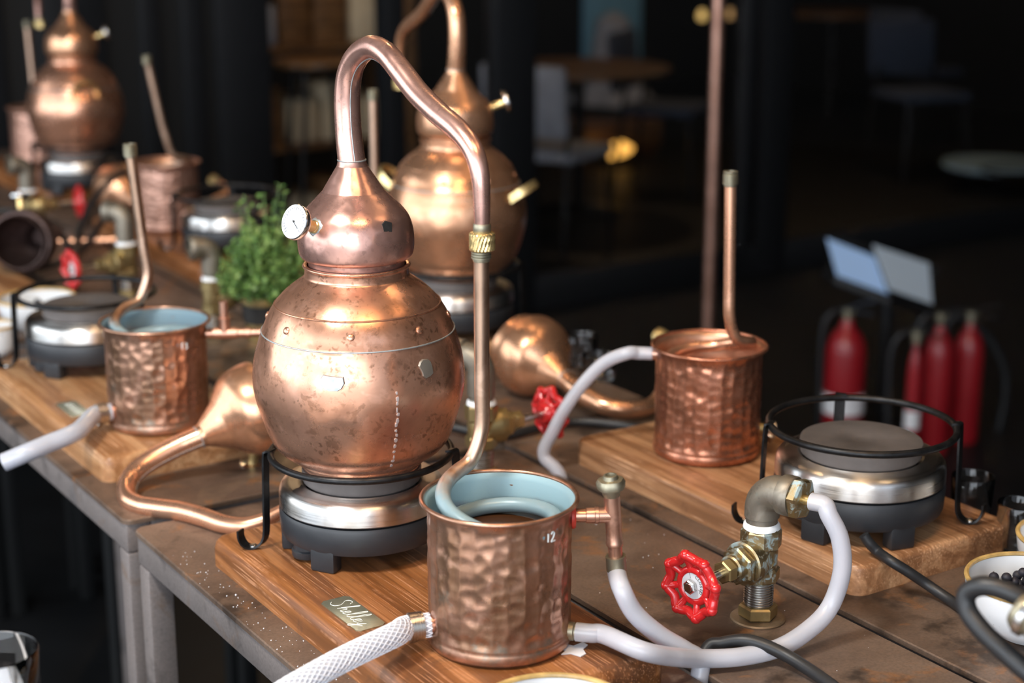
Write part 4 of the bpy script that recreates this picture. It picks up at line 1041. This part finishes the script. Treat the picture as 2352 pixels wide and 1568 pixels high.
part('stems', M['leaf'], th, st_, kind='stuff')
part('foliage', M['leaf'], th, b, smooth=0, kind='stuff', label='dense small green leaves')

# ------------------------------------------------------------------ fire extinguishers and sign stand beyond the tables
def extinguisher(label, loc, r=.057, h=.36, lab=True):
    th = thing('fire_extinguisher', label, 'extinguisher', loc, 0, 'red fire extinguishers on the floor')
    part('cylinder', M['shaded_red'], th, MB().lathe([(0, 0), (r*.9, 0), (r, .008), (r, h*.78), (r*.93, h*.86), (r*.7, h*.94), (r*.35, h), (r*.3, h+.02), (0, h+.02)], 40))
    vh = part('valve_head', M['oldbrass'], th, MB().lathe([(0, h+.015), (.014, h+.015), (.014, h+.035), (.02, h+.038), (.02, h+.05), (0, h+.052)], 20))
    part('lever', M['blackmetal'], vh, MB().strip([(0, 0, h+.05), (.03, -.005, h+.066), (.075, -.01, h+.072)], .016, .004, (0, 1, 0)).strip([(0, 0, h+.04), (.03, -.005, h+.042), (.07, -.01, h+.034)], .016, .004, (0, 1, 0)))
    part('discharge_hose', M['rubber'], th, MB().tube(spline([(-.014, 0, h+.045), (-.05, -.01, h+.04), (-.072, -.01, h-.02), (-.07, -.005, h*.4), (-.066, 0, h*.2)], 6), .008, 10))
    if lab: part('label_sheet', M['paper'], th, MB().lathe([(r+.0004, h*.30), (r+.0009, h*.30), (r+.0009, h*.46), (r+.0004, h*.46)], 40, None, None, True), label='white label band')
    return th
def floorpt(u, v, y): q = ray(u, v); k_ = y/q.y; return Vector((q.x*k_, y, 0))
def zat(u, v, y): q = ray(u, v); k_ = y/q.y; return TZ + CAMH + q.z*k_
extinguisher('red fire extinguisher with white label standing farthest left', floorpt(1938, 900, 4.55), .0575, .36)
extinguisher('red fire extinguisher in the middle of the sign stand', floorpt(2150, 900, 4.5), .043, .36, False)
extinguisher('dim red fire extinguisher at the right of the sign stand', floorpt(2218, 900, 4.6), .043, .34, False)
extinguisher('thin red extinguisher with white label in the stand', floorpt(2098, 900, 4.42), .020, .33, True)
ss = thing('sign_stand', 'black floor stand with two pale sheets above the extinguishers', 'stand', floorpt(2040, 900, 4.72))
yS = 4.72
def rp(u, v, y=yS): q = ray(u, v); k_ = y/q.y; p = q*k_; return Vector((p.x, p.y, p.z + TZ + CAMH)) - ss.location
def sheet(cs, th_=.003):
    P_ = [Vector(c) for c in cs]; n_ = (P_[1]-P_[0]).cross(P_[2]-P_[0]).normalized()*th_
    return MB().add([*P_, *[p+n_ for p in P_]], [(3, 2, 1, 0), (4, 5, 6, 7)] + [(i, (i+1) % 4, (i+1) % 4+4, i+4) for i in range(4)])
part('blue_sheet', simple('pale_blue_sheet', (.36, .55, .86), .5), ss, sheet([rp(1898, 546, 4.82), rp(2010, 590, 4.74), rp(2040, 675, 4.66), rp(1922, 632, 4.74)]), smooth=0, label='pale blue sheet')
part('white_sheet', simple('pale_white_sheet', (.62, .74, .86), .5), ss, sheet([rp(2006, 562, 4.72), rp(2134, 605, 4.80), rp(2142, 698, 4.72), rp(2044, 664, 4.66)]), smooth=0, label='white sheet')
part('tray', M['blackmetal'], ss, MB().strip([rp(1915, 640, 4.73), rp(2040, 688, 4.66), rp(2160, 720, 4.72)], .03, .02, (0, 1, 0)))
part('back_plate', M['blackmetal'], ss, MB().strip([rp(1905, 590, 4.86), rp(2140, 660, 4.86)], .012, .13, (0, 1, 0)))
part('post', M['blackmetal'], ss, MB().box(-.016, .016, .06, .092, 0, .47, .003))
part('base_plate', M['blackmetal'], ss, MB().box(-.17, .10, -.02, .14, 0, .012, .004))
part('black_hose', M['rubber'], ss, MB().tube(spline([rp(2160, 715, 4.7), rp(2230, 740, 4.7), rp(2285, 800, 4.7), rp(2310, 880, 4.7), rp(2290, 1000, 4.7), rp(2262, 1100, 4.7)], 6), .012, 10))

# ------------------------------------------------------------------ room beyond the glass (dim furniture)
def bp3(u, v, s_):               # point on the plane s = s_ seen at (u, v)
    d = ray(u, v); k_ = (s_ + O2.dot(E1)) / d.xy.dot(E1); p = d*k_
    return Vector((p.x, p.y, p.z + TZ + CAMH))
M['dimwood'] = wood('amber_furniture_wood', (.10, .05, .02), (.17, .085, .03), (.24, .12, .045), 0)
M['navy'] = simple('dark_blue_cloth', (.05, .07, .12), .8)
M['greycloth'] = simple('grey_cloth', (.30, .33, .40), .8, var=.2, vscale=8)
M['beige'] = simple('beige_cloth', (.55, .46, .32), .8, var=.2, vscale=8)
M['blueglow'] = simple('blue_glow_panel', (.16, .38, .56), .7)  # blue glow of a lit window put into a flat colour
M['reflect_top'] = simple('window_reflection_top', (.50, .74, .92), .25)  # pale blue puts the window reflection on the table into its colour
def cafe_table(label, loc, r=.38, h=.74, mat='dimwood', group='cafe tables beyond the glass'):
    th = thing('cafe_table', label, 'table', loc, AL, group)
    part('top', M[mat], th, MB().lathe([(0, h-.03), (r-.01, h-.03), (r, h-.02), (r, h-.005), (r-.005, h), (0, h)], 40))
    part('column', M['blackmetal'], th, MB().lathe([(.03, .02), (.028, .1), (.026, h-.03)], 16))
    part('base', M['blackmetal'], th, MB().lathe([(0, 0), (.22, 0), (.22, .012), (.05, .035), (0, .036)], 32))
    return th
def stool(label, loc, h=.62, seat='dimwood', group='bar stools beyond the glass'):
    th = thing('bar_stool', label, 'stool', loc, .4, group)
    part('seat', M[seat], th, MB().lathe([(0, h-.03), (.15, h-.03), (.165, h-.02), (.165, h-.005), (.155, h), (0, h)], 32))
    for k in range(4):
        a = PI/4 + k*PI/2; part('leg', M['blackmetal'], th, MB().tube([(.10*math.cos(a), .10*math.sin(a), h-.03), (.19*math.cos(a), .19*math.sin(a), 0)], .011, 10))
    part('foot_ring', M['blackmetal'], th, MB().torus(.155, .007, .22, 32, 8)); return th
def chair(label, loc, rz, mat='navy', group='chairs beyond the glass'):
    th = thing('cafe_chair', label, 'chair', loc, rz, group)
    part('seat', M[mat], th, MB().box(-.21, .21, -.2, .2, .42, .47, .02))
    part('backrest', M[mat], th, MB().box(-.21, .21, .17, .21, .55, .86, .018, 2, R('X', -.08)))
    for x in (-.18, .18):
        part('leg', M['blackmetal'], th, MB().tube([(x, -.17, .43), (x*1.1, -.2, 0)], .012, 8)); part('leg', M['blackmetal'], th, MB().tube([(x, .17, .60), (x, .19, .43), (x*1.1, .24, 0)], .012, 8))
    return th
def flo(u, v):                   # point on the floor seen at (u, v)
    return at(u, v, -TZ)
def fl(s_, u):                   # floor point on plane s seen at column u
    p = bp3(u, 300, s_); return Vector((p.x, p.y, 0))
cafe_table('round wooden cafe table behind the left pane', fl(5.0, 1330), .45, .72)
cafe_table('cafe table behind the right pane, window reflection coloured onto its top', fl(4.3, 2290), .28, bp3(2290, 372, 4.3).z, 'reflect_top')
cafe_table('dark wooden cafe table beyond the middle of the right pane', fl(7.0, 1900), .42, .74)
chair('grey draped chair behind the left pane', fl(4.3, 1268), 2.6, 'greycloth')
chair('navy chair standing right of the copper post behind the glass', fl(5.2, 1530), 1.2)
chair('dark chair in front of the table with the coloured reflection', fl(4.9, 2110), .3)
chair('dark chair near the right edge beyond the glass', fl(5.8, 2100), 2.2)
stool('bar stool with beige seat at the far right beyond the glass', fl(3.75, 2335), bp3(2335, 485, 3.75).z, 'beige')
stool('bar stool beside the lit shelf left of the second still', fl(3.9, 735), .95)
p0, p1 = bp3(1352, -60, 7.6), bp3(1470, 215, 7.6)
solo('blue_panel', 'blue panel behind the left pane, window glow put into its colour', 'panel', M['blueglow'], MB().box(-.02, (p1-p0).xy.length, 0, .05, 0, abs(p0.z-p1.z)+.1, .005), loc=Vector((p0.x, p0.y, p1.z)), rz=AL)
p0 = bp3(1405, 215, 6.6)
solo('hanging_cloth', 'pale cloth hanging in front of the blue panel', 'cloth', M['greycloth'], MB().lathe([(.02, .55), (.10, .50), (.13, .3), (.17, .12), (.27, 0), (.25, 0), (.15, .13), (.11, .3), (.08, .49), (0, .54)], 40, None, lambda r, z, a: r*(1+.08*math.sin(7*a)*(1-z))), loc=p0 - Vector((0, 0, .05)))
p0 = bp3(1385, 295, 6.4)
solo('wooden_bench', 'amber wooden bench behind the left pane', 'bench', M['dimwood'], MB().box(-.3, .3, -.2, .2, -.12, .06, .01).box(-.27, -.23, -.17, .17, -p0.z, -.12).box(.23, .27, -.17, .17, -p0.z, -.12), loc=p0, rz=AL)
# lit shelf in the opening left of the second still
sh = thing('display_shelf', 'wooden shelf with pale parcels in the opening at left', 'shelf', fl(4.6, 715), AL)
part('side', M['dimwood'], sh, MB().box(-.40, -.37, -.2, .2, 0, 1.75)); part('side', M['dimwood'], sh, MB().box(.37, .40, -.2, .2, 0, 1.75))
bpy.context.view_layer.update()
for i, z in enumerate((.10, .55, .95, 1.35, 1.73)): part('shelf_plank', M['dimwood'], sh, MB().box(-.37, .37, -.2, .2, z-.02, z))
rn = random.Random(3); ROW = ('bottom', 'second', 'third', 'top'); NTH = ('leftmost', 'second', 'third', 'fourth', 'fifth')
for rw, z in enumerate((.10, .55, .95, 1.35)):
    x = -.33; j = 0
    while x < .25:
        w_ = rn.uniform(.10, .17); h_ = rn.uniform(.16, .30); cn = rn.choice(('beige', 'beige', 'grey', 'amber'))
        o = part('parcel', M[{'beige': 'beige', 'grey': 'greycloth', 'amber': 'dimwood'}[cn]], None, MB().box(0, w_, -.14, .12, 0, h_, .012)); o.matrix_world = sh.matrix_world @ T3(x, 0, z)
        tag(o, f'{cn} parcel, {NTH[j]} from the left on the {ROW[rw]} shelf at left', 'parcel', 'parcels on the display shelf'); x += w_+.02; j += 1
# small pendant lamps
M['bulb'] = simple('glowing_filament_bulb', (1.0, .62, .26), .4, emit=12)
M['bulb_dim'] = simple('dim_bulb', (1.0, .66, .22), .4, emit=.55)
M['bulb_dimmer'] = simple('dimmer_bulb', (1.0, .60, .25), .4, emit=.25)
def pendant(label, loc, power=6, r=.03, col=(1, .66, .36), group='warm pendant bulbs', mat='bulb'):
    th = thing('pendant_lamp', label, 'lamp', loc, 0, group)
    part('bulb', M[mat], th, MB().lathe([(0, -.04), (.022, -.034), (r, -.015), (r*.95, 0), (.018, .02), (.013, .035), (0, .036)], 24))
    part('socket', M['blackmetal'], th, MB().lathe([(.014, .03), (.018, .034), (.018, .075), (.006, .085), (0, .085)], 20))
    part('cord', M['rubber'], th, MB().tube([(0, 0, .08), (0, 0, (3.2-loc[2])*.5), (0, 0, 3.2-loc[2])], .003, 8))
    if power:
        l = bpy.data.lights.new('bulb_light', 'POINT'); l.energy = power; l.color = col; l.shadow_soft_size = r
        lo = bpy.data.objects.new('bulb_light', l); C.objects.link(lo); lo.parent = th; lo.location = (0, 0, -.06)
    return th
k = 0
for x, y, z, nm in ((-.02, .68, 2.55, 'first of the near row'), (.14, .70, 2.55, 'second of the near row'), (.30, .72, 2.55, 'third of the near row'), (.04, .92, 2.55, 'first of the middle row'), (.22, .94, 2.55, 'second of the middle row'), (.40, .96, 2.55, 'third of the middle row'), (.9, 1.6, 2.6, 'rightmost one'), (.55, 2.2, 2.6, 'one over the back table'), (-.05, 2.6, 2.6, 'one over the second still'), (-.7, 3.1, 2.6, 'farthest one')):
    pendant(f'warm pendant bulb above the tables, {nm}', Vector((x, y, z)), 3.2)
p0 = bp3(1612, 33, 7.0); pendant('small glowing bulb left of the copper post beyond the glass', p0, 0, .028, mat='bulb_dim')
p0 = bp3(1676, 30, 7.2); pendant('dim bulb right of the copper post beyond the glass', p0, 0, .02, mat='bulb_dimmer')
p0 = bp3(1418, 341, 6.0); lp = thing('table_lamp', 'amber table lamp glowing behind the left pane', 'lamp', p0, 0)
part('shade', simple('amber_shade', (1, .50, .10), .5, emit=1.0), lp, MB().lathe([(0, .03), (.05, .025), (.09, -.02), (.085, -.025), (0, -.02)], 24), M=R('Z', AL) @ R('Y', -.35))
part('stem', M['blackmetal'], lp, MB().tube([(0, 0, -.02), (0, 0, -p0.z*.5), (0, 0, -p0.z)], .012, 8)); part('base', M['blackmetal'], lp, MB().lathe([(0, -p0.z), (.1, -p0.z), (.1, -p0.z+.015), (0, -p0.z+.02)], 24))
for (s_, u, z, nm, pw) in ((4.0, 700, 2.4, 'over the parcel shelf', 9), (5.9, 1400, 2.7, 'over the wooden bench', 10), (5.2, 2050, 2.5, 'over the dark chairs', 6)):
    q = fl(s_, u); q.z = z; pendant(f'warm pendant bulb beyond the glass {nm}', q, pw, .03, group='warm pendant bulbs inside')
lp = thing('lamp_panel', 'square white lamp panel under the ceiling above left', 'lamp', Vector((-.90, .70, 2.97)))
part('housing', M['whiteplaster'], lp, MB().box(-.25, .25, -.25, .25, 0, .05, .004))
part('hanger', M['blackmetal'], lp, MB().tube([(0, 0, .05), (0, 0, .23)], .004, 8))
